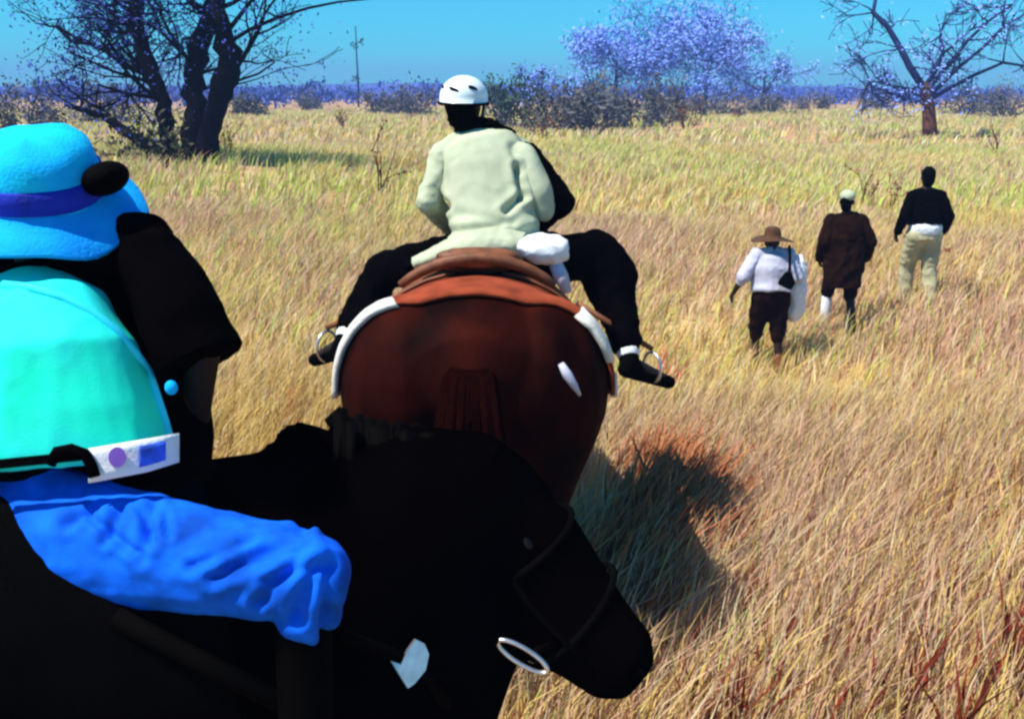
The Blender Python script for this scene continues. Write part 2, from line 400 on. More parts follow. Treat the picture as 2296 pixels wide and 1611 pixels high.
shrub('grey_shrub', on_ground(250, 282), 2.8, 5, M['bark_grey'], 'dark olive shrub behind the low slanting limb of the forked tree', 14, 1000, M['leaf_olive'], .14)

# bare and hazy trees farther away
def bare_tree(px, py, height, label, trunk_r=.3, wid=1.0, mat='bark_grey', leaf=None, nleaf=0, group=None, lean=0.0, kids=9, rmin=.03, low=.28, sz=.2, klen=1.0):
    b0 = on_ground(px, py); tr_ = empty('bare_tree', b0, label, 'tree', group); wd = Wood()
    top = b0+Vector((lean*height*.3, random.gauss(0, .2), height*.5))
    path = [b0+Vector((0, 0, -.3)), b0.lerp(top, .3)+Vector((random.gauss(0, .08), 0, 0)), b0.lerp(top, .65), top]
    Shape().tube(path, [trunk_r*1.25, trunk_r, trunk_r*.85, trunk_r*.55], 8).out('trunk', M['bark_brown'] if mat == 'bark_brown' else M[mat], tr_)
    for k in range(kids):
        tt = random.uniform(low, 1.0); q = b0.lerp(top, tt)
        a = random.random()*6.283
        wd.branch(q, (math.cos(a)*wid, math.sin(a)*wid*.8, random.uniform(.3, 1.0)), height*random.uniform(.26, .42)*klen, trunk_r*.35, 3, .75, .08, (2, 4), 4, rmin=rmin)
    wd.s.out('crown', M[mat], tr_)
    if nleaf:
        v, f = leaves(wd.tips, nleaf, sz, height*.05); mk('foliage', v, f, M[leaf], tr_, smooth=False)
    return tr_
bare_tree(1580, 246, 14.5, 'wide hazy blue tree with the tallest pale crown above the brush', .26, 1.7, 'bark_hazed', 'leaf_hazed', 7000, kids=18, rmin=.025, sz=.24)
bare_tree(1380, 246, 11.0, 'lower hazy blue tree whose crown rises over the grey brush', .22, 1.9, 'bark_hazed', 'leaf_hazed', 5500, kids=17, rmin=.025, sz=.24)
bare_tree(1710, 244, 9.0, 'slim hazy blue tree at the thin end of the pale crown', .2, 1.2, 'bark_hazed', 'leaf_hazed', 1500, kids=10, rmin=.025)
bare_tree(1215, 246, 5.4, 'small hazy blue tree just past the white riding helmet', .16, 1.6, 'bark_hazed', 'leaf_hazed', 1800, kids=10, rmin=.025)
bare_tree(804, 246, 20, 'single thin straight bare sapling in open ground', .11, .04, 'bark_hazed', None, 0, kids=3, rmin=.03, low=.2, klen=.12)
# bare tree with a dark brown trunk and an open fan of limbs
b0 = on_ground(2086, 312); BD = b0.y*cp-(b0.z-CAM_H)*sp
tr_ = empty('bare_tree', b0, 'bare tree with stout dark brown trunk and open fanned limbs', 'tree')
Shape().tube([P(2086, 320, BD), P(2084, 280, BD), P(2082, 240, BD), P(2076, 205, BD), P(2072, 185, BD)], [.42, .36, .32, .30, .22], 10).out('trunk', M['bark_brown'], tr_)
wd = Wood()
for pts, r0, r1 in [([(2076, 205), (2040, 150), (2020, 110), (1990, 60), (1958, 28), (1966, -20)], .20, .10), ([(2076, 200), (2100, 150), (2114, 120), (2108, 80)], .16, .09),
                    ([(2080, 200), (2140, 130), (2170, 90), (2215, 48), (2270, 10)], .14, .05), ([(2084, 215), (2150, 150), (2200, 110), (2250, 60), (2300, 30)], .12, .05),
                    ([(2078, 225), (2040, 200), (1995, 190), (1950, 180)], .10, .04), ([(2084, 222), (2180, 170), (2250, 140), (2310, 150)], .14, .05), ([(2080, 232), (2040, 226), (2005, 215)], .10, .08)]:
    path = [P(x, y, BD+random.uniform(-1, 1)*i*.3) for i, (x, y) in enumerate(pts)]; m = len(path)
    wd.s.tube(path, [r0+(r1-r0)*i/(m-1) for i in range(m)], 6); wd.tips += path
    for k in range(7):
        i = random.randint(1, m-1); wd.branch(path[i], (random.gauss(0, .8), random.gauss(0, .6), random.gauss(.25, .5)), 1.7, .06, 2, .8, .05, (2, 4), 3, rmin=.022)
wd.s.out('crown', M['bark_hazed'], tr_)
v, f = leaves(wd.tips, 2000, .11, .22); mk('foliage', v, f, M['leaf_hazed'], tr_, smooth=False)

BR = 'grey brown thicket bushes along the far edge of the field'
bushes = [(1150, 292, 3.6, 4.5, 'leaf_green', 'dark green bush behind the white-helmeted rider'),
          (1230, 300, 3.4, 5.0, 'leaf_olive', 'dark olive bush next to the green one behind the white-helmeted rider'),
          (1330, 300, 3.0, 4.5, 'leaf_grey', 'grey bush beside the dark olive bush in the thicket'),
          (1420, 292, 3.0, 4.5, 'leaf_grey', 'grey bush below the lower hazy blue tree'),
          (1490, 280, 2.6, 4.0, 'leaf_olive', 'small olive bush beside the upright dark snag'),
          (1600, 262, 2.6, 5.0, 'leaf_grey', 'grey bush at the foot of the tallest hazy blue tree'),
          (1720, 256, 2.6, 5.0, 'leaf_grey', 'grey bush at the foot of the slim hazy blue tree'),
          (1820, 250, 2.4, 5.0, 'leaf_grey', 'low grey bush behind the spreading rusty shrub'),
          (930, 262, 2.6, 5.0, 'leaf_grey', 'grey bush between the straight sapling and the white helmet'),
          (850, 258, 2.2, 4.0, 'leaf_grey', 'small grey bush next to the thin straight sapling'),
          (690, 252, 2.2, 5.0, 'leaf_grey', 'low grey bush in the open gap between forked tree and sapling'),
          (560, 262, 1.8, 4.0, 'leaf_olive', 'low olive bush right behind the stems of the forked tree'),
          (2160, 262, 2.6, 5.0, 'leaf_olive', 'olive bush close behind the stout brown trunk'),
          (2250, 270, 3.0, 5.0, 'leaf_grey', 'tall grey bush beyond the leaning dead reddish shrub'),
          (1960, 246, 2.4, 5.0, 'leaf_grey', 'grey bush under the steepest limb of the fanned bare tree')]
for px, py, h, wi, lm, lab in bushes:
    shrub('thicket_bush', on_ground(px, py), h, wi, M['bark_grey'], lab, 14, 1100, M[lm], .16, BR, cat='bush')
# stalks and small dead shrubs standing in the grass: px, py of the foot, height, width
small = [(853, 440, 1.5, .22, 'tall thin reddish stalk in the grass left of the cream shirt'),
         (1216, 318, 1.2, .7, 'small dark brown stump-like shrub just above the black sleeve'),
         (1446, 290, 1.0, .6, 'small brown shrub in front of the grey thicket'),
         (1522, 246, 3.4, .9, 'upright dark snag standing above the thicket'),
         (1540, 300, 2.2, 1.6, 'rusty brown shrub below the upright dark snag'),
         (1652, 272, 1.2, .9, 'rounded rusty shrub on the pale rise'),
         (1800, 258, 1.1, 2.2, 'low spreading rusty shrub in front of the distant tree line'),
         (2240, 352, 1.7, .7, 'leaning dead reddish shrub near the stout brown trunk'),
         (1935, 460, 1.1, .35, 'leaning dead twiggy shrub behind the white-capped walker'),
         (1995, 470, .95, .25, 'single upright dead stalk beside the black-shirted walker'),
         (2110, 610, .5, .4, 'small dead sprig at the legs of the black-shirted walker'),
         (770, 290, 1.6, .6, 'thin olive shrub below the bare sapling'),
         (505, 350, 1.4, 1.0, 'rusty shrub against the foot of the dark forked tree')]
for px, py, h, wi, lab in small:
    shrub('dead_shrub', on_ground(px, py), h, wi, M['bark_brown'], lab, 3 if py > 330 else 6, 60, M['leaf_brown'], .045 if py > 330 else .09, lean=(.08, 0), r=h*.018, depth=1 if py > 330 else 2)
# tufts of dead reddish weed standing in the near grass
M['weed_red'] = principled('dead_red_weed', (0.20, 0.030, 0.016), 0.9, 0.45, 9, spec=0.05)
M['weed_pink'] = principled('faded_red_weed', (0.62, 0.20, 0.11), 0.9, 0.25, 9, spec=0.05)
def weed(px, py, h, wid, mat, n, label, group):
    b0 = on_ground(px, py); v = []; f = []
    for i in range(n):
        a = random.random()*6.283; rr = random.random()**.5*wid; x, y = b0.x+math.cos(a)*rr, b0.y+math.sin(a)*rr; z = gz(x, y)-.02
        hh = h*random.uniform(.5, 1.1); dx, dy = random.gauss(.28, .22)*hh, random.gauss(.08, .2)*hh; w_ = random.uniform(.004, .011); t_ = random.gauss(0, .6); wx, wy = math.cos(t_)*w_, math.sin(t_)*w_
        k = len(v)
        for q, ww in ((0, .6), (.35, 1), (.7, .9), (1, .15)): v += [(x+dx*q*q-wx*ww, y+dy*q*q-wy*ww, z+hh*q), (x+dx*q*q+wx*ww, y+dy*q*q+wy*ww, z+hh*q)]
        f += [(k+2*j, k+2*j+1, k+2*j+3, k+2*j+2) for j in range(3)]
    o_ = mk('weed_tuft', v, f, mat, None, b0, smooth=False); o_['kind'] = 'stuff'; return tag(o_, label, 'weed', group)
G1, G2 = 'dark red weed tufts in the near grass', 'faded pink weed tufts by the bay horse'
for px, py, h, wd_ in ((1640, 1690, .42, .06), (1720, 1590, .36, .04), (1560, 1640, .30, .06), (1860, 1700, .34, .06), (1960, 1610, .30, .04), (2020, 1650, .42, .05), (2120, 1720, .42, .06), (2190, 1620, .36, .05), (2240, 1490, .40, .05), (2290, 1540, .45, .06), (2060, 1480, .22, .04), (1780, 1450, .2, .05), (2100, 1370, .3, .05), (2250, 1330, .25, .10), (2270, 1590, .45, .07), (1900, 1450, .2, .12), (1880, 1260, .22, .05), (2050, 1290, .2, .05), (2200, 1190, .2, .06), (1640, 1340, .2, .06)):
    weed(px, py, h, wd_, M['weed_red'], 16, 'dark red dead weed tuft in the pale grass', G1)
for px, py, h, wd_, n in ((1490, 900, .55, .10, 40), (1585, 890, .30, .12, 40), (1560, 1120, .35, .14, 50), (1540, 1010, .30, .12, 40), (1500, 1400, .20, .14, 30), (1520, 1190, .12, .1, 20), (600, 850, .3, .08, 20), (640, 950, .3, .05, 20)):
    weed(px, py, h, wd_, M['weed_pink'], n, 'faded pinkish red weed tuft close to the bay horse', G2)
M['weed_shadow'] = principled('shadow_brown_weed', (0.42, 0.16, 0.07), 0.9, 0.35, 5, spec=0.05)  # weeds added to give the bay horse's shadow a warm brown tone
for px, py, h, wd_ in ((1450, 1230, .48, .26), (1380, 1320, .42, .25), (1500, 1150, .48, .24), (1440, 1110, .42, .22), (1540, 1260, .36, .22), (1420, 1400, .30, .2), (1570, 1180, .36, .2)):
    weed(px, py, h, wd_, M['weed_shadow'], 330, 'dense brown weed clump added to tint the shadow beside the bay horse', 'added brown weed clumps tinting the shadow of the bay horse')
# distant woodland: nobody could count it
v = []; f = []
tips = []
for i in range(900):
    y = random.uniform(130, 330); x = random.uniform(-1, 1)*(20+y*.66); h = random.uniform(1.8, 4.2)*(1+.5*noise.noise(Vector((x*.02, y*.02, 0)))) ; z0 = gz(x, y)
    wv, wf = [], []
    k = len(v)
    for j in range(46):
        a = random.random()*6.283; rr = random.random()**.6*h*.75; zz = h*(.25+.75*random.random())*math.cos(min(1.3, rr/h*1.3))
        c = Vector((x+math.cos(a)*rr, y+math.sin(a)*rr, z0+zz)); q = Vector((random.gauss(0, 1), random.gauss(0, 1), random.gauss(0, 1.3))).normalized(); q2 = q.orthogonal().normalized(); sz = random.uniform(.18, .5)
        k = len(v); v += [c-q*sz, c+q2*sz*.5, c+q*sz, c-q2*sz*.5]; f.append((k, k+1, k+2, k+3))
    k = len(v); v += [Vector((x-.1, y, z0-.2)), Vector((x+.1, y, z0-.2)), Vector((x, y, z0+h*.7))]; f.append((k, k+1, k+2))
wo = mk('distant_woodland', v, f, M['leaf_far'], smooth=False); wo['kind'] = 'stuff'; wo['label'] = 'far woodland along the horizon with haze blue in its colour'; wo['category'] = 'woodland'
# low hills on the horizon
hv = []; hf = []; N = 80
for i in range(N+1):
    x = -900+1800*i/N; hh = 4.5+1.2*math.sin(i*.21)+1.0*math.sin(i*.53+1)
    hv += [(x, 620, -3), (x, 700, hh), (x, 850, -3)]
for i in range(N):
    for j in range(2): a = i*3+j; hf.append((a, a+3, a+4, a+1))
hl = mk('hills', hv, hf, M['leaf_far']); hl['kind'] = 'structure'

# ------------------------------------------------------------------ horses
class Horse:
    TX = [-.90, -.84, -.72, -.55, -.30, 0.0, .30, .55, .75, .88]
    TZ = [1.30, 1.31, 1.31, 1.29, 1.25, 1.19, 1.17, 1.21, 1.23, 1.22]
    TW = [.07, .20, .34, .41, .40, .42, .39, .31, .21, .08]
    TH = [.08, .20, .30, .36, .36, .38, .40, .40, .32, .16]
    def __init__(s, loc, heading, scale, wide): s.loc = Vector(loc); s.a = heading; s.k = scale; s.wide = wide
    def L(s, x, y, z):
        c, n = math.cos(s.a), math.sin(s.a); x *= s.k; y *= s.k; z *= s.k
        return Vector((s.loc.x+c*x-n*y, s.loc.y+n*x+c*y, s.loc.z+z))
    def surf(s, x, ang, off):
        """point on the trunk, ang from the spine downwards (positive to the horse's left)"""
        z = np.interp(x, s.TX, s.TZ); w_ = np.interp(x, s.TX, s.TW)*s.wide+off; h = np.interp(x, s.TX, s.TH)+off
        return s.L(x, w_*math.sin(ang), z+h*math.cos(ang))
    def drape(s, x, ang, off):
        """like surf, but on the finished body"""
        z = np.interp(x, s.TX, s.TZ); c = s.L(x, 0, z); far = s.L(x, 1.2*math.sin(ang), z+1.2*math.cos(ang)); d = (c-far).normalized()
        loc, no, _, _ = s.bvh.ray_cast(far, d)
        return (loc if loc else s.surf(x, ang, 0))-d*off
    def sheet(s, xs, angs, off, thick):
        """a closed sheet lying on the trunk"""
        n, m = len(xs), len(angs); v = []; f = []
        for o_ in (off+thick, off):
            for x in xs:
                for a in angs: v.append(s.drape(x, a, o_))
        for i in range(n-1):
            for j in range(m-1):
                a = i*m+j; f.append((a, a+1, a+m+1, a+m)); b_ = a+n*m; f.append((b_, b_+m, b_+m+1, b_+1))
        edge = [(i*m) for i in range(n)]+[(n-1)*m+j for j in range(1, m)]+[i*m+m-1 for i in range(n-2, -1, -1)]+[j for j in range(m-2, 0, -1)]
        for q in range(len(edge)):
            a, b_ = edge[q], edge[(q+1) % len(edge)]; f.append((a, b_, b_+n*m, a+n*m))
        return Shape().add(v, f)
    def build(s, label, mat, hair, neck, head, legs_shift=(0, 0, 0, 0), voxel=.014):
        """neck: world points withers->poll; head: world points poll->muzzle"""
        root = empty('horse', s.loc, label, 'horse'); b_ = Shape(); k = s.k
        side = s.L(0, 1, 0)-s.L(0, 0, 0); side.normalize(); s.side = side
        xs = np.linspace(-.90, .88, 26); 
        b_.loft([s.L(x, 0, np.interp(x, s.TX, s.TZ)) for x in xs], [np.interp(x, s.TX, s.TW)*s.wide*k for x in xs], [np.interp(x, s.TX, s.TH)*k for x in xs], side, 28)
        for q in (-1, 1):
            W_ = s.wide
            ax = [s.L(.30, 0, 0)-s.L(0, 0, 0), (s.L(0, .235*W_, 0)-s.L(0, 0, 0)), s.L(0, 0, .36)-s.L(0, 0, 0)]
            b_.ell(s.L(-.58, q*.215*W_, 1.24), ax)
            d = legs_shift[0 if q < 0 else 1]
            hl_ = [(-.60, q*.24*W_, 1.10), (-.50+d*.4, q*.24*W_, .88), (-.72+d*.8, q*.19*W_, .56), (-.70+d, q*.18*W_, .40), (-.68+d, q*.18*W_, .22), (-.63+d, q*.18*W_, .10)]
            b_.chain([s.L(*p) for p in hl_], [x*k for x in (.22, .165, .075, .055, .058, .05)])
            d2 = legs_shift[2 if q < 0 else 3]
            fl = [(.55, q*.17*W_, 1.08), (.50+d2*.3, q*.18*W_, .88), (.52+d2*.6, q*.16*W_, .52), (.51+d2*.9, q*.16*W_, .36), (.52+d2, q*.16*W_, .21), (.56+d2, q*.16*W_, .10)]
            b_.chain([s.L(*p) for p in fl], [x*k for x in (.17, .115, .070, .050, .055, .05)])
            for d_, xx, yy in ((d, -.61, .18), (d2, .58, .16)):
                h0 = s.L(xx+d_, q*yy*W_, .10); h1 = s.L(xx+d_+.03, q*yy*W_, -.01)
                Shape().cap(h0, h0.lerp(h1, .5), .052*k, .06*k, 14).tube([h0, h1], [.055*k, .072*k], 16).out('hoof', M['hoof'], root)
        # withers, neck, head
        nk = [Vector(p) for p in neck]; m = len(nk)
        b_.loft(nk, [k*(.20+(.095-.20)*(i/(m-1))) for i in range(m)], [k*(.31+(.125-.31)*(i/(m-1))**.8) for i in range(m)], side, 22)
        hd = [Vector(head[0]).lerp(Vector(head[1]), t_) for t_ in (-.06, .05, .2, .36, .55, .75, .9, .99)]
        s.hd = hd; s.hw = [x*k for x in (.06, .085, .108, .10, .072, .062, .066, .04)]; s.hh = [x*k for x in (.07, .13, .175, .195, .160, .122, .105, .060)]
        b_.loft(hd, s.hw, s.hh, side, 20)
        b_.chain([nk[-1], hd[1]], [.11*k, .11*k])
        b_.remesh(voxel, 5); body = b_.out('body', mat, root); s.b = b_
        s.bvh = BVHTree.FromPolygons([Vector(p) for p in b_.v], b_.f)
        t_ = (hd[-1]-hd[0]).normalized(); up = side.cross(t_)
        if up.z < 0: up = -up
        for q in (-1, 1):
            e = hd[2]+side*q*s.hw[2]*.93+up*s.hh[2]*.42
            Shape().ell(e, [t_*.028, side*.018, up*.02]).out('eye', M['eye'], root)
            nn = hd[6]+side*q*s.hw[6]*.74+up*s.hh[6]*.20-t_*.005
            Shape().ell(nn, [t_*.022, side*.012, up*.014]).out('nostril', M['hair_black'], root)
            a = hd[0]+side*q*.06*k+up*.08*k; tip = a+up*.15*k+side*q*.035*k-t_*.03
            Shape().loft([a-up*.03, a.lerp(tip, .35), a.lerp(tip, .7), tip], [.025, .034, .024, .004], [.018, .022, .015, .003], side, 10).out('ear', mat, root)
        # mane of many locks along the crest
        mn = Shape()
        for i in range(130):
            t0 = random.random(); x = t0*(m-1); i0 = min(int(x), m-2); c = nk[i0].lerp(nk[i0+1], x-i0)
            tg = (nk[i0+1]-nk[i0]).normalized(); upn = side.cross(tg); upn = upn if upn.z > 0 else -upn
            hh = k*(.31+(.125-.31)*t0**.8)
            q = c+upn*(hh-.01)+side*random.gauss(0, .012); sg = -1 if random.random() < .75 else 1
            pts = [q, q+upn*.03+side*sg*.03, q+upn*.0+side*sg*.09+Vector((0, 0, -.06))+tg*random.gauss(0, .02), q+side*sg*.12+Vector((0, 0, -.17*random.uniform(.6, 1.2)))+tg*random.gauss(0, .04)]
            mn.tube(pts, [.014, .016, .012, .003], 5)
        mn.out('mane', hair, root)['kind'] = 'stuff'
        tl = Shape(); t0 = s.L(-.88, 0, 1.46)
        for i in range(90):
            a = random.gauss(0, .035); b2 = random.gauss(0, .03)
            pts = [s.L(-.84, a*.5, 1.42+b2*.3), s.L(-.92+b2*.5, a, 1.37), s.L(-.97+b2, a*1.5, 1.15), s.L(-.96+b2*2, a*2.0, .85), s.L(-.93+b2*3, a*2.2, .85-random.uniform(.15, .42))]
            tl.tube(pts, [.02, .022, .016, .012, .003], 5)
        tl.out('tail', hair, root)['kind'] = 'stuff'
        return root

# bay horse under the white-helmeted rider, walking straight away
ry = P(1062, 655, 3.80)     # point of the croup
HB = Horse((ry.x, ry.y+.62, 0), R(90), 1.0, 1.20)
HB.loc.z = gz(HB.loc.x, HB.loc.y)
neckB = [HB.L(.52, 0, 1.30), HB.L(.80, .03, 1.36), HB.L(1.05, .08, 1.42), HB.L(1.25, .12, 1.42)]
HB.build('broad dark bay horse seen from behind carrying the white-helmeted rider', M['coat_bay'], M['hair_bay'], neckB, [HB.L(1.27, .12, 1.44), HB.L(1.62, .18, 1.00)], (.05, -.12, -.1, .15))

# black horse under the blue-hatted rider, heading to the right and slightly away
HA_A = R(24)
seat = P(120, 1190, 2.08)
HA = Horse((0, 0, 0), HA_A, 1.0, .95)
HA.loc = Vector((seat.x+math.cos(HA_A)*.28, seat.y+math.sin(HA_A)*.28, 0)); HA.loc.z = gz(HA.loc.x, HA.loc.y)
pollA, muzA = P(1015, 1140, 2.44), P(1440, 1530, 2.38)
n0 = HA.L(.56, 0, 1.24)
neckA = [n0, n0.lerp(P(650, 1150, 2.3), .55)+Vector((0, 0, .03)), P(690, 1120, 2.34), P(840, 1140, 2.45), pollA]
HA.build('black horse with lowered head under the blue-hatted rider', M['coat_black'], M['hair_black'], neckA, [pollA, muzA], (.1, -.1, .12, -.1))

# ------------------------------------------------------------------ tack
def hit(H, px, py, off=.012):
    o_ = Vector((0, 0, CAM_H)); d = (P(px, py, 1.0)-o_).normalized()
    loc, no, _, _ = H.bvh.ray_cast(o_, d)
    return (loc+no*off, no) if loc else (None, None)
def saddle(H, label, blanket_label, leather, seat_x=0.0, trim=True, blanket=True, tone='brown'):
    if blanket:
        bl = empty('saddle_blanket', H.surf(seat_x, 0, .02), blanket_label, 'saddle blanket')
        an = np.linspace(-1.7, 1.7, 44); xr = seat_x-.77
        H.sheet(np.linspace(xr, seat_x+.34, 26), an, .012, .016).out('cloth', M['blanket'], bl)
        for a0, a1, x0, x1 in ((.78, 1.72, xr-.02, xr+.045), (-1.45, -1.0, xr-.02, xr+.12), (1.56, 1.73, xr+.046, seat_x+.35), (-1.73, -1.56, xr+.046, seat_x+.35)):
            H.sheet(np.linspace(x0, x1, 5 if x1-x0 < .1 else 22), np.linspace(a0, a1, 18 if x1-x0 < .1 else 4), .013, .024).out('border', M['trim'], bl)
    sd_ = empty('saddle', H.surf(seat_x, 0, .03), label, 'saddle')
    fl = H.sheet(np.linspace(seat_x-.20, seat_x+.26, 14), np.linspace(-1.5, -.25, 22), .034, .012); fl.out('flap', leather, sd_)
    fl = H.sheet(np.linspace(seat_x-.20, seat_x+.26, 14), np.linspace(.25, 1.5, 22), .034, .012); fl.out('flap', leather, sd_)
    st = Shape(); side = H.side
    top = [H.surf(seat_x+x, 0, .03)+Vector((0, 0, z)) for x, z in ((-.34, .05), (-.28, .085), (-.18, .045), (0, .02), (.14, .04), (.24, .09), (.29, .08))]
    st.loft(top, [.10, .19, .18, .15, .13, .09, .05], [.03, .04, .045, .045, .045, .05, .04], side, 20); st.remesh(.012, 5); st.out('seat', leather, sd_)
    ct = Shape(); pts = []
    for i in range(13):
        a = -1.15+2.3*i/12; pts.append(H.surf(seat_x-.31-.02*math.cos(a*1.2), a*.55, .05+.055*math.cos(a)))
    ct.tube(pts, [.012+.016*math.cos((-1.15+2.3*i/12)) for i in range(13)], 8); ct.out('cantle', leather, sd_)
    return sd_
SB = saddle(HB, 'brown leather saddle with raised cantle on the bay horse', 'red brown saddle blanket with cream border on the bay horse', M['leather_brown'], .12)
SA = saddle(HA, 'black leather saddle on the black horse', '', M['leather_black'], -.24, blanket=False)

# ------------------------------------------------------------------ people
def head(sh, C, u, f, k=1.0):
    r = f.cross(u)
    sh.ell(C+u*.02*k, [r*.076*k, f*.094*k, u*.105*k]); sh.ell(C-u*.055*k+f*.028*k, [r*.055*k, f*.062*k, u*.062*k])
    sh.cap(C+f*.088*k-u*.005*k, C+f*.108*k-u*.034*k, .010*k, .015*k)
    sh.cap(C+f*.082*k+u*.022*k-r*.032*k, C+f*.082*k+u*.022*k+r*.032*k, .014*k, .014*k)
    sh.cap(C+f*.080*k-u*.068*k-r*.018*k, C+f*.080*k-u*.068*k+r*.018*k, .010*k, .010*k)
    sh.ell(C+f*.066*k-u*.105*k, [r*.028*k, f*.022*k, u*.02*k])
    for q in (-1, 1): sh.ell(C+r*q*.078*k-f*.005*k-u*.01*k, [f*.020*k, r*.011*k, u*.032*k])
def hand(sh, wr, fwd, palm, k=1.0, curl=.7, mirror=1):
    """wr wrist, fwd along the hand, palm = direction the palm faces"""
    fwd = fwd.normalized(); palm = (palm-fwd*palm.dot(fwd)).normalized(); sd_ = fwd.cross(palm)*mirror
    sh.loft([wr-fwd*.02, wr+fwd*.03*k, wr+fwd*.085*k], [.026*k, .038*k, .042*k], [.020*k, .017*k, .014*k], sd_, 12)
    for i, (o_, L) in enumerate(((-.030, .070), (-.010, .082), (.011, .076), (.031, .060))):
        p = wr+fwd*.082*k+sd_*o_*k; a = curl*.8
        d1 = fwd*math.cos(a)+palm*math.sin(a); q = p+d1*L*.5*k; d2 = fwd*math.cos(a*2.1)+palm*math.sin(a*2.1); e = q+d2*L*.5*k
        sh.chain([p, q, e], [.0095*k, .009*k, .0075*k], 8)
    p = wr+fwd*.025*k-sd_*.030*k; q = p-sd_*.028*k+fwd*.030*k+palm*.012*k; e = q+fwd*.028*k+palm*.022*k
    sh.chain([p, q, e], [.012*k, .0105*k, .0085*k], 8)
def person(label, base, J, spec, voxel=.009, k=1.0):
    """J holds joints in world space; spec says which material each garment has"""
    root = empty('person', base, label, 'person')
    u, f, r = J['up'], J['fwd'], J['fwd'].cross(J['up']).normalized()
    tf = J.get('tfwd', f); tr2 = tf.cross(J['up']).normalized()
    b_ = Shape(); head(b_, J['head'], J.get('hup', u), J.get('hfwd', f), k)
    b_.cap(J['neck'], J['head']-u*.05*k, .055*k, .052*k)
    tors = [J['pelvis'], J['waist'], J['chest'], J['neck'].lerp(J['chest'], .35), J['neck']]
    TWd = [.155, .135, .165, .13, .05]; TDp = [.105, .095, .115, .085, .045]
    b_.loft(tors, [x*k for x in TWd], [x*k for x in TDp], tr2, 18)
    for q, s_ in (('L', -1), ('R', 1)):
        b_.chain([J['sh'+q], J['el'+q], J['wr'+q]], [.052*k, .040*k, .027*k])
        b_.cap(J['neck'], J['sh'+q], .05*k, .052*k)
        b_.chain([J['hip'+q], J['kn'+q], J['an'+q], J['toe'+q]], [x*k*spec.get('legthin', 1) for x in (.085, .058, .038, .03)])
        b_.cap(J['pelvis'], J['hip'+q], .1*k, .085*k)
        hand(b_, J['wr'+q], J['wr'+q]-J['el'+q]+J.get('hb'+q, Vector((0, 0, 0))), J.get('palm'+q, -tr2*s_), k, J.get('curl', .7), s_)
    b_.remesh(voxel*.75 if voxel < .01 else voxel*.8, 3); b_.out('body', spec['skin'], root)
    hu, hf = J.get('hup', u), J.get('hfwd', f); hr = hf.cross(hu)
    for q in (-1, 1): Shape().ell(J['head']+hf*.088*k+hr*q*.031*k+hu*.004*k, [hr*.014*k, hf*.010*k, hu*.010*k], 10, 6).out('eye', M['eye'], root)
    # shirt
    inf = spec.get('loose', .02)
    for side_, mat_ in (spec.get('sleeves') or {}).items():
        sl = Shape(); a, b2, c = J['sh'+side_], J['el'+side_], J['wr'+side_]
        sl.chain([a, b2, b2.lerp(c, spec.get('slen', .85))], [(.050+inf*.75)*k, (.046+inf*.8+spec.get('cuff', 0)*.6)*k, (.036+inf*.6+spec.get('cuff', 0))*k])
        sl.cap(J['neck'].lerp(a, .6), a, (.045+inf*.3)*k, (.050+inf*.75)*k)
        sl.remesh(voxel, 4); wrinkle(sl, .010, 9, 3.1); sl.out('sleeve', mat_, root)
    if spec.get('shirt'):
        s2 = Shape(); hem = spec.get('hem', .25)
        low = J['pelvis'].lerp(J['waist'], 1-hem*2) if hem < .5 else J['pelvis']-u*(hem-.5)*.4
        tt = [low, J['waist'], J['chest'], J['neck'].lerp(J['chest'], .35), J['neck'].lerp(J['chest'], .06)]
        s2.loft([tt[0], tt[0].lerp(tt[1], .5)]+tt[1:], [(x+inf)*k for x in spec.get('tw', (.175, .17, .165, .18, .15, .055))], [(x+inf)*k for x in (.125, .125, .115, .125, .095, .05)], tr2, 22, .9)
        for q in 'LR': s2.cap(J['neck'].lerp(J['sh'+q], .15), J['sh'+q], (.052+inf*.3)*k, (.048+inf*.7)*k)
        s2.remesh(voxel, 4); wrinkle(s2, spec.get('crease', .014), 6, 1.7); crease(s2, spec['folds']) if spec.get('folds') else None; s2.out('shirt', spec['shirt'], root)
    if spec.get('trousers'):
        s3 = Shape(); lo = spec.get('tloose', .018)
        s3.loft([J['pelvis']-u*.09*k, J['pelvis'], J['waist'].lerp(J['pelvis'], .35)], [(.15+lo)*k, (.165+lo)*k, (.145+lo)*k], [(.11+lo)*k, (.115+lo)*k, (.1+lo)*k], tr2, 18)
        for q in 'LR':
            e = J['kn'+q].lerp(J['an'+q], spec.get('tlen', .9))
            s3.chain([J['hip'+q], J['hip'+q].lerp(J['kn'+q], .5), J['kn'+q], e], [(.092+lo)*k, (.080+lo)*k, (.064+lo)*k, (.048+lo)*k])
            s3.cap(J['pelvis'], J['hip'+q], (.11+lo)*k, (.092+lo)*k)
        s3.remesh(voxel, 4); wrinkle(s3, spec.get('tcrease', .014), 8, 5.2); s3.out('trousers', spec['trousers'], root)
    for q in 'LR':
        bt = Shape(); a, t_ = J['an'+q], J['toe'+q]
        dn = Vector((0, 0, -1))
        bt.chain([a.lerp(J['kn'+q], spec.get('boot', .25)), a, a.lerp(t_, .2)+dn*.03*k], [.055*k, .05*k, .045*k]); bt.chain([a+dn*.045*k-(t_-a).normalized()*.03*k, t_], [.042*k, .036*k])
        bt.remesh(voxel, 3); bt.out('boot', spec['boots'][q] if isinstance(spec['boots'], dict) else spec['boots'], root)
        if spec.get('socks') and q in spec['socks']:
            Shape().cap(a.lerp(J['kn'+q], spec.get('sock0', .10)), a.lerp(J['kn'+q], spec.get('sock1', .30)), .060*k, .064*k).out('sock', spec['socks'][q], root)
    return root, r, tr2
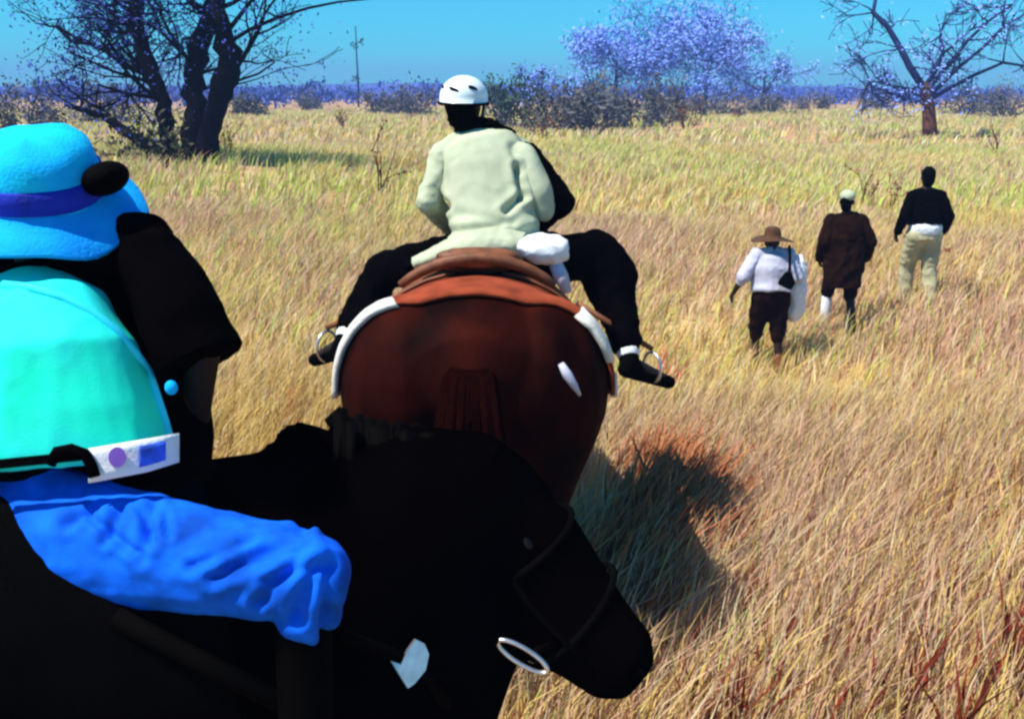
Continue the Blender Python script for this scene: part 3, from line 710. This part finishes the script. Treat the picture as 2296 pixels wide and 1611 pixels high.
def hair_cap(root, C, u, f, mat, k=1.0, low=.0, size=1.0, tail=None):
    r = f.cross(u); s_ = Shape()
    s_.ell(C+u*.03*k-f*.012*k, [r*.084*k*size, f*.096*k*size, u*.105*k*size]); s_.ell(C-u*.03*k-f*.045*k, [r*.072*k*size, f*.06*k*size, u*(.075+low)*k])
    if tail: s_.chain(tail[0], tail[1])
    s_.remesh(.009, 2); wrinkle(s_, .010, 30, 2.0); return s_.out('hair', mat, root)
X, Y, Z = Vector((1, 0, 0)), Vector((0, 1, 0)), Vector((0, 0, 1))

# ---- rider in cream shirt and white helmet on the bay horse
D = 4.62
Cu = Vector((-.02, .10, 1)).normalized(); Cf = (Y-Cu*Cu.dot(Y)).normalized()
J = dict(up=Cu, fwd=Cf, head=P(1040, 238, 4.66), neck=P(1070, 292, 4.68), chest=P(1095, 385, 4.64), waist=P(1105, 490, 4.58), pelvis=P(1112, 566, 4.54),
         shL=P(992, 348, 4.68), elL=P(962, 450, 4.66), wrL=P(1020, 520, 4.98), shR=P(1180, 346, 4.70), elR=P(1262, 452, 4.72), wrR=P(1205, 508, 4.98),
         hipL=P(1040, 575, 4.60), knL=P(862, 606, 4.86), anL=P(770, 768, 4.62), toeL=P(706, 806, 4.78),
         hipR=P(1190, 570, 4.60), knR=P(1368, 590, 4.86), anR=P(1412, 812, 4.60), toeR=P(1500, 856, 4.78),
         hfwd=(Cf+X*.30).normalized(), hup=(Z+X*.02-Y*.05).normalized(), palmL=X, palmR=-X)
J['hfwd'] = (J['hfwd']-J['hup']*J['hfwd'].dot(J['hup'])).normalized()
rc, _, _ = person('rider in cream shirt and white helmet seen from behind on the bay horse', P(1112, 590, 4.55), J,
    dict(skin=M['skin_dark'], shirt=M['cloth_cream'], sleeves={'L': M['cloth_cream'], 'R': M['cloth_black']}, loose=.028, slen=.9, hem=.5, trousers=M['cloth_black'], tloose=.04, boots=M['leather_black'],
         tw=(.215, .20, .185, .20, .165, .06), crease=.006, folds=[((962, 395), (985, 440), .03, 8), ((985, 440), (1000, 462), .04, 9), ((1160, 375), (1172, 440), .035, 8), ((1172, 440), (1135, 472), .03, 8), ((1000, 520), (1120, 505), .016, 8), ((1060, 545), (1200, 515), .018, 8), ((1040, 480), (1150, 500), .010, 9), ((1150, 330), (1165, 380), .012, 9)], boot=.10, tlen=.8, socks={'L': M['cloth_white'], 'R': M['cloth_white']}), .011, .95)
# cream over-sleeve on the right shoulder, so that the black sleeve only shows along its outer edge
s_ = Shape(); s_.chain([P(1130, 330, 4.64), P(1172, 352, 4.61), P(1208, 430, 4.58), P(1218, 470, 4.60)], [.05, .072, .070, .058]); s_.remesh(.011, 6); wrinkle(s_, .006, 6, 9.0); s_.out('shirt_yoke', M['cloth_cream'], rc)
s_ = Shape(); s_.loft([P(x, y, 4.44) for x, y in ((925, 592), (975, 572), (1040, 556), (1110, 548), (1180, 550))], [.05, .09, .11, .11, .09], [.028, .045, .07, .08, .07], Y, 18); s_.remesh(.011, 5); wrinkle(s_, .010, 9, 6.0); s_.out('shirt_tail', M['cloth_cream'], rc)
s_ = Shape(); s_.loft([P(x, y, 4.40) for x, y in ((1160, 548), (1200, 556), (1240, 560), (1275, 560))], [.06, .09, .085, .05], [.035, .07, .075, .05], Y, 18); s_.remesh(.011, 5); wrinkle(s_, .010, 9, 4.0); s_.out('shirt_tail', M['cloth_white'], rc)
s_ = Shape(); s_.chain([P(1270, 560, 4.70), P(1340, 568, 4.80), P(1366, 620, 4.82), P(1378, 690, 4.76), P(1396, 760, 4.70)], [.075, .125, .145, .10, .055]); s_.remesh(.012, 5); wrinkle(s_, .014, 7, 2.0); s_.out('chaps', M['cloth_black'], rc)
Shape().tube([P(1245, 590, 4.40), P(1258, 620, 4.40), P(1272, 655, 4.42)], [.030, .034, .022], 8).out('strap', M['cloth_lilac'], rc)
hu, hf = J['hup'], J['hfwd']; hr = hf.cross(hu); C = J['head']
hair_cap(rc, C, hu, hf, M['hair_black'], .98, .02, 1.0, ([C-hu*.08-hf*.05, P(1095, 278, 4.62), P(1150, 296, 4.62)], [.045, .034, .016]))
def helmet(root, C, hu, hf, k, mat):
    hr = hf.cross(hu); n, m = 28, 12; v = []; f = []
    for o_ in (1.0, .92):
        for i in range(m+1):
            el = math.pi/2*(i/m)
            for j in range(n):
                a = 2*math.pi*j/n; low_ = -.028 if i == 0 else 0
                rr = math.cos(el)*.98+.02
                v.append(C+(hr*math.cos(a)*.115*rr + hf*math.sin(a)*.135*rr + hu*(.105*math.sin(el)+.035+low_))*k*o_)
    for q in range(2):
        for i in range(m):
            for j in range(n):
                a = q*(m+1)*n+i*n+j; b_ = q*(m+1)*n+i*n+(j+1) % n; f.append((a, b_, b_+n, a+n))
    for j in range(n): a = j; b_ = (j+1) % n; f.append((a, b_, b_+(m+1)*n, a+(m+1)*n))
    h_ = mk('helmet', v, f, mat, root)
    mk_ = Shape().tube([C+(hr*math.cos(a)*.117+hf*math.sin(a)*.137+hu*.010)*k for a in np.linspace(0, 2*math.pi, 28)[:-1]], .008, 6, True); mk_.out('rim', M['leather_black'], h_)
    pk = Shape().loft([C+hf*.10*k+hu*.03*k, C+hf*.15*k+hu*.018*k, C+hf*.19*k+hu*.0*k], [.10*k, .085*k, .04*k], [.008, .006, .004], hr, 14); pk.out('peak', M['leather_black'], h_)
    for da, el in ((-1.62, .42), (-.75, .5), (-2.5, .5)):
        ce, se = math.cos(el), math.sin(el)
        c = C+(hr*math.cos(da)*.116*ce+hf*math.sin(da)*.136*ce+hu*(.106*se+.035))*k
        no = (hr*math.cos(da)*ce+hf*math.sin(da)*ce+hu*se).normalized(); t_ = no.cross(hu).normalized()
        Shape().ell(c, [t_*.026*k+hu*.008, no*.006*k, hu*.010*k]).out('vent', M['leather_black'], h_)
    for q in (-1, 1): Shape().tube([C+(hr*q*.105+hu*.02)*k, C+(hr*q*.085-hu*.06+hf*.02)*k, C+(-hu*.125+hf*.06)*k], .007, 5).out('chin_strap', M['leather_black'], h_)
    return h_
helmet(rc, C+hu*.005, hu, hf, .98, M['helmet'])

# stirrups of the bay horse's saddle
for q, an in ((1, 'L'), (-1, 'R')):
    toe = J['an'+an].lerp(J['toe'+an], .55)
    top = HB.surf(.20, q*1.0, .06)
    Shape().tube([top, top.lerp(toe+Z*.12, .5), toe+Z*.12], [.016, .016, .014], 6).out('stirrup_leather', M['leather_brown'], SB)
    fr = (J['toe'+an]-J['an'+an]).normalized(); sd_ = fr.cross(Z).normalized()
    Shape().tube([toe+sd_*math.cos(a)*.062+Z*(math.sin(a)*.075+.03) for a in np.linspace(0, 2*math.pi, 20)[:-1]], .007, 6, True).out('stirrup_iron', M['metal'], SB)
# pale rope ends and straps hanging on the right flank
loc, no = hit(HB, 1275, 850, .015)
if loc:
    pts = [hit(HB, x, y, .014)[0] for x, y in ((1255, 815), (1268, 840), (1282, 862), (1296, 884))]
    pts = [p for p in pts if p]
    if len(pts) > 2: tag(Shape().tube(pts, [.012, .019, .015, .006][:len(pts)], 8).out('tie_strap', M['cloth_lilac'], None, pts[0]), 'short pale tie strap lying on the right flank of the bay horse', 'strap')

# ---- rider in cyan hat, turquoise vest and jeans on the black horse
hd_ = Vector((math.cos(R(40)), math.sin(R(40)), 0)); 
Fu = Vector((-.04, .02, 1)).normalized(); Ff = (hd_-Fu*Fu.dot(hd_)).normalized()
J2 = dict(up=Fu, fwd=Ff, head=P(95, 455, 2.10), neck=P(92, 560, 2.10), chest=P(110, 780, 2.12), waist=P(140, 1010, 2.08), pelvis=P(125, 1120, 2.06),
          shR=P(322, 565, 2.06), elR=P(455, 755, 2.00), wrR=P(440, 950, 2.12), shL=P(-120, 575, 2.25), elL=P(-190, 820, 2.42), wrL=P(120, 960, 2.52),
          hipR=P(195, 1190, 1.95), knR=P(676, 1292, 1.82), anR=P(690, 1730, 1.86), toeR=P(830, 1790, 1.92),
          hipL=P(80, 1140, 2.22), knL=P(420, 1240, 2.62), anL=P(470, 1600, 2.56), toeL=P(560, 1640, 2.68), palmR=-Ff.cross(Fu), palmL=Ff.cross(Fu),
          hfwd=(Ff+Y*.4).normalized(), hup=Vector((.02, -.16, 1)).normalized())
J2['hfwd'] = (J2['hfwd']-J2['hup']*J2['hfwd'].dot(J2['hup'])).normalized()
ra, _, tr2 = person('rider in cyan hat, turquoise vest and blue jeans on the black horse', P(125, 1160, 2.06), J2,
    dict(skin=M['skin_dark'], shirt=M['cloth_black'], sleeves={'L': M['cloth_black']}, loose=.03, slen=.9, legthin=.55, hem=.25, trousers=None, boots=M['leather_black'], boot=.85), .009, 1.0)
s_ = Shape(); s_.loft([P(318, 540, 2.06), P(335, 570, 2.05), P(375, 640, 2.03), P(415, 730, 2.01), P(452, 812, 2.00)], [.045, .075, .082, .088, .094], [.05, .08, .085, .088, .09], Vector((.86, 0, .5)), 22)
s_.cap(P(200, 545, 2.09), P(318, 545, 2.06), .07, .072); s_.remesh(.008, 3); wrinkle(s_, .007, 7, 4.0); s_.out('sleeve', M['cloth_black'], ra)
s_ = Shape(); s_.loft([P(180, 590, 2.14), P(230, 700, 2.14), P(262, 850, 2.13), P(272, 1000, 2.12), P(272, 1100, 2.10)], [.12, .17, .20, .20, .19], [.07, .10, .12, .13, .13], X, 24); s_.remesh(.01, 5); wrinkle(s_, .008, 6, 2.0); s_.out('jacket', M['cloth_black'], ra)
# vest: rings across the back, turned toward the camera side
vp = [(0, 668, 2.04, .07), (18, 690, 2.00, .13), (36, 730, 1.97, .185), (48, 800, 1.955, .238), (58, 900, 1.96, .270), (64, 1000, 1.97, .288), (66, 1040, 1.97, .292)]
vr = Vector((1, -.12, 0)).normalized()
s_ = Shape(); s_.loft([P(x, y, d) for x, y, d, w_ in vp], [w_ for *_, w_ in vp], [.05, .08, .11, .145, .155, .16, .15], vr, 30, .85)
s_.remesh(.009, 6); wrinkle(s_, .010, 5, 8.0, (1, 1, .6)); vest = s_.out('vest', M['cloth_turquoise'], ra)
vb = BVHTree.FromPolygons([Vector(p) for p in s_.v], s_.f)
def vhit(px, py, off=.004):
    o_ = Vector((0, 0, CAM_H)); d = (P(px, py, 1.0)-o_).normalized(); loc, no, _, _ = vb.ray_cast(o_, d)
    return (loc+no*off, no) if loc else (None, None)
pts = [vhit(x, y, .002)[0] for x, y in ((10, 640), (70, 646), (140, 666), (205, 700), (258, 740), (300, 790), (330, 830), (350, 890), (368, 945), (380, 990))]
pts = [p for p in pts if p]
Shape().tube(pts, .009, 8).out('piping', M['piping'], vest)
# hem band with white label, violet dot and blue patch
def patch(name, x0, x1, ytop, ybot, mat, parent, off, n=10, m=5):
    """thin cloth panel that follows the vest"""
    v = []; f = []
    for o_ in (off, off-.004):
        for i in range(n+1):
            for j in range(m+1):
                x = x0+(x1-x0)*i/n; y = ytop(x)+(ybot(x)-ytop(x))*j/m; q, no = vhit(x, y, o_)
                if q is None: q = P(x, y, 1.90+off)
                v.append(q)
    A = (n+1)*(m+1)
    for i in range(n):
        for j in range(m): a = i*(m+1)+j; f.append((a, a+1, a+m+2, a+m+1)); f.append((a+A, a+A+m+1, a+A+m+2, a+A+1))
    edge = [i*(m+1) for i in range(n+1)]+[n*(m+1)+j for j in range(1, m+1)]+[i*(m+1)+m for i in range(n-1, -1, -1)]+[j for j in range(m-1, 0, -1)]
    for q in range(len(edge)): a, b_ = edge[q], edge[(q+1) % len(edge)]; f.append((a, b_, b_+A, a+A))
    return mk(name, v, f, mat, parent)
# belt panel hanging over the vest hem
def bd(x): 
    q = max(0.0, 1-((x-66)/1117/.312)**2); return 1.97-.172*math.sqrt(q)
def panel(name, x0, x1, top, bot, mat, parent, off, n=12, m=4):
    v = []; f = []
    for o_ in (off+.005, off):
        for i in range(n+1):
            for j in range(m+1):
                x = x0+(x1-x0)*i/n; y = top(x)+(bot(x)-top(x))*j/m; v.append(P(x, y, bd(x)-o_))
    A = (n+1)*(m+1)
    for i in range(n):
        for j in range(m): a = i*(m+1)+j; f.append((a, a+1, a+m+2, a+m+1)); f.append((a+A, a+A+m+1, a+A+m+2, a+A+1))
    edge = [i*(m+1) for i in range(n+1)]+[n*(m+1)+j for j in range(1, m+1)]+[i*(m+1)+m for i in range(n-1, -1, -1)]+[j for j in range(m-1, 0, -1)]
    for q in range(len(edge)): a, b_ = edge[q], edge[(q+1) % len(edge)]; f.append((a, b_, b_+A, a+A))
    return mk(name, v, f, mat, parent)
tp = lambda x: 1004-(x-200)*.17; bt_ = lambda x: 1082-(x-200)*.19-max(0, x-330)*.12
belt = panel('belt', 198, 402, tp, bt_, M['white'], ra, .004)
panel('patch', 312, 372, lambda x: tp(x)+14, lambda x: bt_(x)-14, M['blue_print'], belt, .0105)
cx_, cy_ = 263, 1024; v = []; f = []
for o_ in (.016, .010): v += [P(cx_+20*math.cos(a), cy_+23*math.sin(a), bd(cx_)-o_+.0012*math.cos(a)) for a in np.linspace(0, 2*math.pi, 25)[:-1]]
f = [tuple(range(24)), tuple(range(47, 23, -1))]+[(i, (i+1) % 24, 24+(i+1) % 24, 24+i) for i in range(24)]
mk('emblem', v, f, M['violet'], belt, smooth=False)
panel('belt_strap', -60, 198, lambda x: 1034-(x+60)*.10, lambda x: 1056-(x+60)*.10, M['cloth_black'], ra, .004)
Shape().tube([P(x, y, bd(x)-.012) for x, y in ((112, 1040), (128, 1012), (160, 1006), (190, 1016), (206, 1044), (212, 1068))], .011, 8).out('strap_loop', M['cloth_black'], ra)
Shape().ell(P(384, 868, 1.845), [X*.012, Y*.010, Z*.014]).out('toggle', M['hat_cyan'], ra)
# jeans, modelled with folds gathering at the knee
js = Shape(); HR, KR = P(180, 1215, 1.93), P(682, 1288, 1.80); shn = P(706, 1560, 1.83)
js.chain([HR, HR.lerp(KR, .5), KR], [.128, .104, .084]); js.chain([KR, KR.lerp(shn, .28)], [.080, .060])
js.ell(P(70, 1110, 2.02), [vr*.185, vr.cross(Z)*.16, Z*.115]); js.cap(P(90, 1130, 2.0), HR, .13, .128)
js.chain([J2['pelvis'], J2['hipL'], J2['knL'], J2['anL']], [.12, .10, .08, .06])
js.remesh(.006, 6)
# folds where the cloth gathers: valley lines given by two ends, depth and half-width
folds = [((205, 1160), (300, 1235), .016, 9), ((270, 1150), (235, 1215), .014, 9), ((320, 1150), (345, 1215), .014, 9), ((345, 1140), (318, 1250), .018, 11), ((372, 1150), (378, 1200), .010, 8),
         ((520, 1265), (680, 1200), .020, 12), ((480, 1295), (665, 1235), .020, 12), ((580, 1350), (690, 1235), .018, 11), ((540, 1215), (690, 1180), .010, 8), ((430, 1270), (560, 1215), .010, 10),
         ((665, 1380), (712, 1265), .024, 13), ((725, 1420), (735, 1270), .024, 12), ((405, 1215), (450, 1190), .006, 10), ((150, 1175), (215, 1140), .014, 10), ((600, 1300), (700, 1270), .012, 10)]
for i in range(len(js.v)):
    p = Vector(js.v[i]); x, y = to_px(p); dsp = .004*noise.noise(p*14)+.002*noise.noise(p*40)
    if js.n[i][1] < .45:
        for (x0, y0), (x1, y1), dep, wd_ in folds:
            L2 = (x1-x0)**2+(y1-y0)**2; tt = ((x-x0)*(x1-x0)+(y-y0)*(y1-y0))/L2; tc = min(1, max(0, tt))
            dd = math.hypot(x-x0-tc*(x1-x0), y-y0-tc*(y1-y0)); dsp += -.62*dep*math.exp(-(dd/wd_/1.1)**2)+.30*dep*math.exp(-((dd-2.3*wd_)/(1.3*wd_))**2)
    js.v[i] = js.v[i]+js.n[i]*dsp
js.out('jeans', M['denim'], ra)
# cyan bucket hat: lathe about a tilted axis
hc = P(92, 430, 2.03); hx = Vector((.03, -.34, 1)).normalized(); ha = hx.orthogonal().normalized(); hb_ = hx.cross(ha)
prof = [(0.0, .125), (.05, .124), (.095, .112), (.118, .085), (.126, .04), (.130, .0), (.142, -.012), (.170, -.030), (.200, -.052), (.203, -.058), (.170, -.040), (.140, -.020), (.122, -.006), (.118, .04), (.10, .09), (.04, .115), (0.0, .117)]
n = 56; v = []; f = []
for r_, z_ in prof:
    for j in range(n):
        a = 2*math.pi*j/n; wob = 1+.022*math.sin(3*a+1)+.012*math.sin(7*a)
        dz = (.012*math.sin(2*a+.6)+.008*math.sin(5*a))*(r_/.2)**3 + (.006 if r_ > .03 else 0)*noise.noise(Vector((math.cos(a)*2, math.sin(a)*2, z_*30)))
        v.append(hc+ha*r_*math.cos(a)*wob+hb_*r_*math.sin(a)*wob+hx*(z_+dz))
for i in range(len(prof)-1):
    for j in range(n): f.append((i*n+j, i*n+(j+1) % n, (i+1)*n+(j+1) % n, (i+1)*n+j))
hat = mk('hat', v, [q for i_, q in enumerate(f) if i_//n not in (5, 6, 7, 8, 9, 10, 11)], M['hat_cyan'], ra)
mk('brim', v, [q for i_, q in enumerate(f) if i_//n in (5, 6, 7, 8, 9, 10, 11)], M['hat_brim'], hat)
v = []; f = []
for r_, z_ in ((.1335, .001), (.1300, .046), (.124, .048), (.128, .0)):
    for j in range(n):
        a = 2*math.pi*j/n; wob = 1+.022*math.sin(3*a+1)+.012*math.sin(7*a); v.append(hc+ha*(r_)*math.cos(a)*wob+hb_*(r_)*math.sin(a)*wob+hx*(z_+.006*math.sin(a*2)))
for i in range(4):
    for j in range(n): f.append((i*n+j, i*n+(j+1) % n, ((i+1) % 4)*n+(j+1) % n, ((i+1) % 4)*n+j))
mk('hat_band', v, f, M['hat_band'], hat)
# dark goggles pushed up on the hat's right side
s_ = Shape(); s_.ell(P(236, 400, 2.00), [X*.046+Z*.004, Y*.06, Z*.036+X*.006]); s_.remesh(.005, 3); s_.out('goggles', M['leather_black'], hat)
hair_cap(ra, J2['head'], J2['hup'], J2['hfwd'], M['hair_black'], 1.0, .05, 1.02)

# stirrups and fender of the black horse's saddle
for q, an in ((1, 'L'), (-1, 'R')):
    toe = J2['an'+an].lerp(J2['toe'+an], .55); top = HA.surf(-.18, q*1.0, .05)
    Shape().tube([top, top.lerp(toe+Z*.12, .5), toe+Z*.12], [.02, .02, .014], 6).out('stirrup_leather', M['leather_black'], SA)
    fr = (J2['toe'+an]-J2['an'+an]).normalized(); sd_ = fr.cross(Z).normalized()
    Shape().tube([toe+sd_*math.cos(a)*.062+Z*(math.sin(a)*.075+.03) for a in np.linspace(0, 2*math.pi, 20)[:-1]], .007, 6, True).out('stirrup_iron', M['metal'], SA)

# bridle of the black horse
br = empty('bridle', HA.hd[3], 'black bridle with bright bit ring on the black horse', 'bridle')
def head_loop(H, t_, off, r_, name, tilt=0.0):
    x = t_*(len(H.hd)-1); i = min(int(x), len(H.hd)-2); fr_ = x-i
    c = H.hd[i].lerp(H.hd[i+1], fr_); w_ = H.hw[i]*(1-fr_)+H.hw[i+1]*fr_+off; h_ = H.hh[i]*(1-fr_)+H.hh[i+1]*fr_+off
    tg = (H.hd[-1]-H.hd[0]).normalized(); up = H.side.cross(tg).normalized()
    pts = [c+H.side*math.cos(a)*w_+up*math.sin(a)*h_+tg*tilt*math.sin(a) for a in np.linspace(0, 2*math.pi, 28)[:-1]]
    return Shape().tube(pts, r_, 6, True).out(name, M['leather_black'], br)
head_loop(HA, .62, .010, .010, 'noseband'); head_loop(HA, .20, .012, .010, 'browband', .03); head_loop(HA, .34, .012, .009, 'throat_latch', -.05)
near = -1
tg = (HA.hd[-1]-HA.hd[0]).normalized(); up = HA.side.cross(tg).normalized()
if up.z < 0: up = -up
for q in (-1, 1):
    pts = [HA.hd[i]+HA.side*q*(HA.hw[i]+.010)-up*HA.hh[i]*x for i, x in ((1, 0), (2, .1), (3, .2), (4, .3), (5, .45))]
    Shape().tube(pts, .009, 6).out('cheek_strap', M['leather_black'], br)
# curb ring below the near cheek
rd = (hit(HA, 1172, 1470, .02)[0] or P(1172, 1470, 2.3)); rdd = rd.y*cp-(rd.z-CAM_H)*sp-.075
rc0 = P(1172, 1470, rdd); a1 = (P(1230, 1500, rdd)-P(1120, 1432, rdd)); l1 = a1.length/2; a1.normalize(); a2 = a1.cross(Y).normalized()
Shape().tube([rc0+a1*math.cos(a)*l1+a2*math.sin(a)*.020 for a in np.linspace(0, 2*math.pi, 26)[:-1]], .0055, 8, True).out('bit_ring', M['metal'], br)
jaw = HA.hd[4]+HA.side*-1*(HA.hw[4]+.01)-up*HA.hh[4]*.5
Shape().tube([jaw, jaw.lerp(rc0, .5), rc0+a1*l1*.6], .009, 6).out('curb_strap', M['leather_black'], br)
hnd = J2['wrR']+(J2['wrR']-J2['elR']).normalized()*.09
Shape().tube([rc0-a1*l1, rc0.lerp(hnd, .3)+Z*-.05, rc0.lerp(hnd, .65)+Z*-.03, hnd], .009, 6).out('rein', M['leather_black'], br)
# breast collar with a pale metal plate
loc, no = hit(HA, 905, 1470, .02)
if loc is None: loc, no = P(905, 1470, 2.25), Vector((.2, -1, .1)).normalized()
bc = empty('breast_collar', loc, 'pale metal plate on the dark breast collar of the black horse', 'horse tack')
to = (Vector((0, 0, CAM_H))-loc).normalized(); no = (no+to).normalized()
e1 = no.cross(Z).normalized()*-1; e2 = e1.cross(no); e2 = e2 if e2.z > 0 else -e2; sc = (loc-Vector((0, 0, CAM_H))).length/F
pl = [(-42, 8), (-22, -4), (-2, 22), (18, 40), (36, 26), (42, 2), (30, -28), (2, -50), (-14, -56), (-30, -20)]
v = [loc+e1*x*sc+e2*y*sc+no*.012 for x, y in pl]+[loc+e1*x*sc+e2*y*sc for x, y in pl]; k_ = len(pl)
mk('plate', v, [tuple(range(k_)), tuple(range(2*k_-1, k_-1, -1))]+[(i, (i+1) % k_, k_+(i+1) % k_, k_+i) for i in range(k_)], M['metal'], bc, smooth=False)
w0 = HA.surf(.42, -.9, .03)
chest = [p for p in (hit(HA, x, y, .012)[0] for x, y in ((760, 1420), (830, 1445), (905, 1475), (960, 1520), (1000, 1570))) if p]
if len(chest) > 1: Shape().tube(chest, .014, 6).out('strap', M['leather_black'], bc)

# ------------------------------------------------------------------ three walkers ahead
def walker(px, py_head, height, dist, label, spec, stride=.16, k=1.0, turn=0.0, arms=(.12, .12), lean=.06, hunch=0.0, headturn=0, hand_fwd=0.12):
    d = dist; top = P(px, py_head, d); x, y = top.x, top.y; g0 = gz(x, y); kk = height/1.75
    B = Vector((x, y, g0)); fw = Vector((math.sin(turn), math.cos(turn), 0)); rt = fw.cross(Z)
    def q(r_, f_, z_): return B+rt*r_*kk+fw*f_*kk+Z*z_*kk
    J = dict(up=(Z+fw*lean).normalized(), fwd=fw, head=q(0, .10*lean*10+hunch*.4, 1.60-hunch), neck=q(0, .075*lean*10, 1.44-hunch*.3), chest=q(0, .05*lean*10, 1.24), waist=q(0, 0, 1.05), pelvis=q(0, -.02, .94),
             shL=q(-.175, .06*lean*10, 1.375), shR=q(.175, .06*lean*10, 1.375), elL=q(-.25-arms[0]*.5, -.03, 1.13), elR=q(.25+arms[1]*.5, -.03, 1.13), wrL=q(-.24-arms[0], hand_fwd, .91), wrR=q(.24+arms[1], hand_fwd, .91),
             hipL=q(-.10, -.02, .90), hipR=q(.10, -.02, .90), knL=q(-.11, .10+stride*.3, .50), knR=q(.11, .02-stride*.2, .49), anL=q(-.11, stride, .09), anR=q(.12, -stride, .11), toeL=q(-.12, stride+.16, .05), toeR=q(.13, -stride+.16, .04))
    hf_ = (fw+rt*headturn).normalized(); J['hfwd'] = hf_; J['hup'] = Z
    rt_, _, _ = person(label, B, J, spec, .014, kk)
    return rt_, J, kk
w1, J1, k1 = walker(1738, 520, 1.62, 10.2, 'walker in brown wide-brimmed hat, pale lilac shirt and dark brown shorts', dict(skin=M['skin_dark'], shirt=M['cloth_lilac'], sleeves={'L': M['cloth_lilac'], 'R': M['cloth_lilac']}, loose=.05, slen=.25, hem=.45, trousers=M['cloth_brown'], tloose=.035, tlen=.2, boots=M['leather_brown'], tw=(.20, .19, .19, .19, .15, .06)), .10, arms=(.16, .05), hunch=.10)
C = J1['head']; prof = [(0.0, .150), (.05, .150), (.08, .135), (.095, .075), (.10, .035), (.16, .022), (.235, .006), (.24, -.002), (.16, .008), (.095, .018), (.0, .02)]
v = []; f = []; n = 32
for r_, z_ in prof:
    for j in range(n): a = 2*math.pi*j/n; v.append(C+Vector((r_*math.cos(a), r_*math.sin(a), z_+.03+.02*(r_/.24)**2*math.cos(2*a)*-1))*k1)
for i in range(len(prof)-1):
    for j in range(n): f.append((i*n+j, i*n+(j+1) % n, (i+1)*n+(j+1) % n, (i+1)*n+j))
mk('hat', v, f, M['straw'], w1)
# dark shoulder bag and its strap on this walker's back
bk = J1['chest']-Y*.17*k1
bag = empty('shoulder_bag', J1['waist']+X*.06-Y*.22, 'small black bag on a strap across the lilac-shirted back', 'bag')
s_ = Shape(); s_.loft([J1['waist']+X*.12*k1-Y*.235*k1+Z*.16, J1['waist']+X*.11*k1-Y*.24*k1+Z*.06, J1['waist']+X*.08*k1-Y*.24*k1], [.035, .09, .08], [.03, .045, .04], X, 14); s_.remesh(.01, 3); s_.out('pouch', M['cloth_black'], bag)
Shape().tube([J1['shR']+Z*.09-Y*.02, J1['shR']+Z*.03-Y*.13-X*.02, J1['waist']+X*.13*k1-Y*.225*k1+Z*.20, J1['waist']+X*.11*k1-Y*.24*k1+Z*.06], .016, 6).out('strap', M['cloth_black'], bag)
# white cloth sack carried on the right side
sk = Shape(); c = J1['wrR']+X*.02
sk.loft([c+Z*.42-Y*.04, c+Z*.30-Y*.05, c+Z*.05-Y*.05, c-Z*.2-Y*.03, c-Z*.30-Y*.02], [.04, .10, .12, .11, .05], [.04, .09, .11, .10, .05], X, 16); sk.remesh(.013, 4); wrinkle(sk, .02, 6, 3)
tag(sk.out('cloth_sack', M['cloth_white'], None, c-Z*.3), 'white cloth sack carried between the lilac-shirted and the dark-coated walkers', 'sack')
w2, J3, k2 = walker(1905, 432, 1.68, 11.0, 'walker in long dark brown coat and white cap with white trouser leg', dict(skin=M['skin_dark'], shirt=M['cloth_brown'], sleeves={'L': M['cloth_brown'], 'R': M['cloth_brown']}, loose=.055, slen=.95, hem=1.35, trousers=M['cloth_brown'], tloose=.02, tlen=.1, boots=M['leather_black'], socks={'L': M['cloth_white']}, sock0=.0, sock1=.8, tw=(.16, .19, .20, .19, .16, .06), crease=.02), .16, arms=(.0, .06), headturn=.5)
C = J3['head']; s_ = Shape(); s_.ell(C+Z*.055*k2, [X*.088*k2, Y*.105*k2, Z*.078*k2]); hf_ = J3['hfwd']; s_.loft([C+hf_*.07+Z*.04, C+hf_*.13+Z*.035, C+hf_*.18+Z*.02], [.07, .065, .03], [.01, .009, .006], hf_.cross(Z), 12); s_.remesh(.008, 2); s_.out('cap', M['cloth_cream'], w2)
hair_cap(w2, C-Z*.01, Z, J3['hfwd'], M['hair_black'], k2*.95, .02)
w3, J4, k3 = walker(2086, 390, 1.72, 11.6, 'bareheaded walker in black shirt with white hem and pale khaki trousers', dict(skin=M['skin_dark'], shirt=M['cloth_black'], sleeves={'L': M['cloth_black'], 'R': M['cloth_black']}, loose=.035, slen=.9, hem=.12, trousers=M['cloth_khaki'], tloose=.035, tlen=.95, boots=M['leather_brown'], tw=(.17, .17, .165, .18, .15, .055)), .12, arms=(.04, .04))
hair_cap(w3, J4['head'], Z, J4['fwd'], M['hair_black'], k3, .02)
s_ = Shape(); s_.loft([J4['pelvis']-Z*.02, J4['pelvis']+Z*.05, J4['waist']], [.20*k3, .205*k3, .19*k3], [.15*k3, .155*k3, .14*k3], X, 20); s_.remesh(.013, 3); wrinkle(s_, .012, 7, 2); s_.out('undershirt', M['cloth_white'], w3)

# ------------------------------------------------------------------ haze
HAZE = 0.0013
bm = bmesh.new(); bmesh.ops.create_cube(bm, size=1.0); hz = bpy.data.meshes.new('haze'); bm.to_mesh(hz); bm.free()
ho = bpy.data.objects.new('haze', hz); col.objects.link(ho); ho.scale = (2400, 960, 26); ho.location = (0, 440, 8.5)
hm = bpy.data.materials.new('blue_haze'); hm.use_nodes = True; t = hm.node_tree; t.nodes.remove(t.nodes['Principled BSDF'])
pv = t.nodes.new('ShaderNodeVolumePrincipled'); pv.inputs['Color'].default_value = (0.30, 0.50, 0.98, 1); pv.inputs['Density'].default_value = HAZE; pv.inputs['Anisotropy'].default_value = 0.0
t.links.new(pv.outputs[0], t.nodes['Material Output'].inputs['Volume']); hz.materials.append(hm); ho['kind'] = 'stuff'; ho['label'] = 'thin blue haze over the plain'; ho['category'] = 'haze'
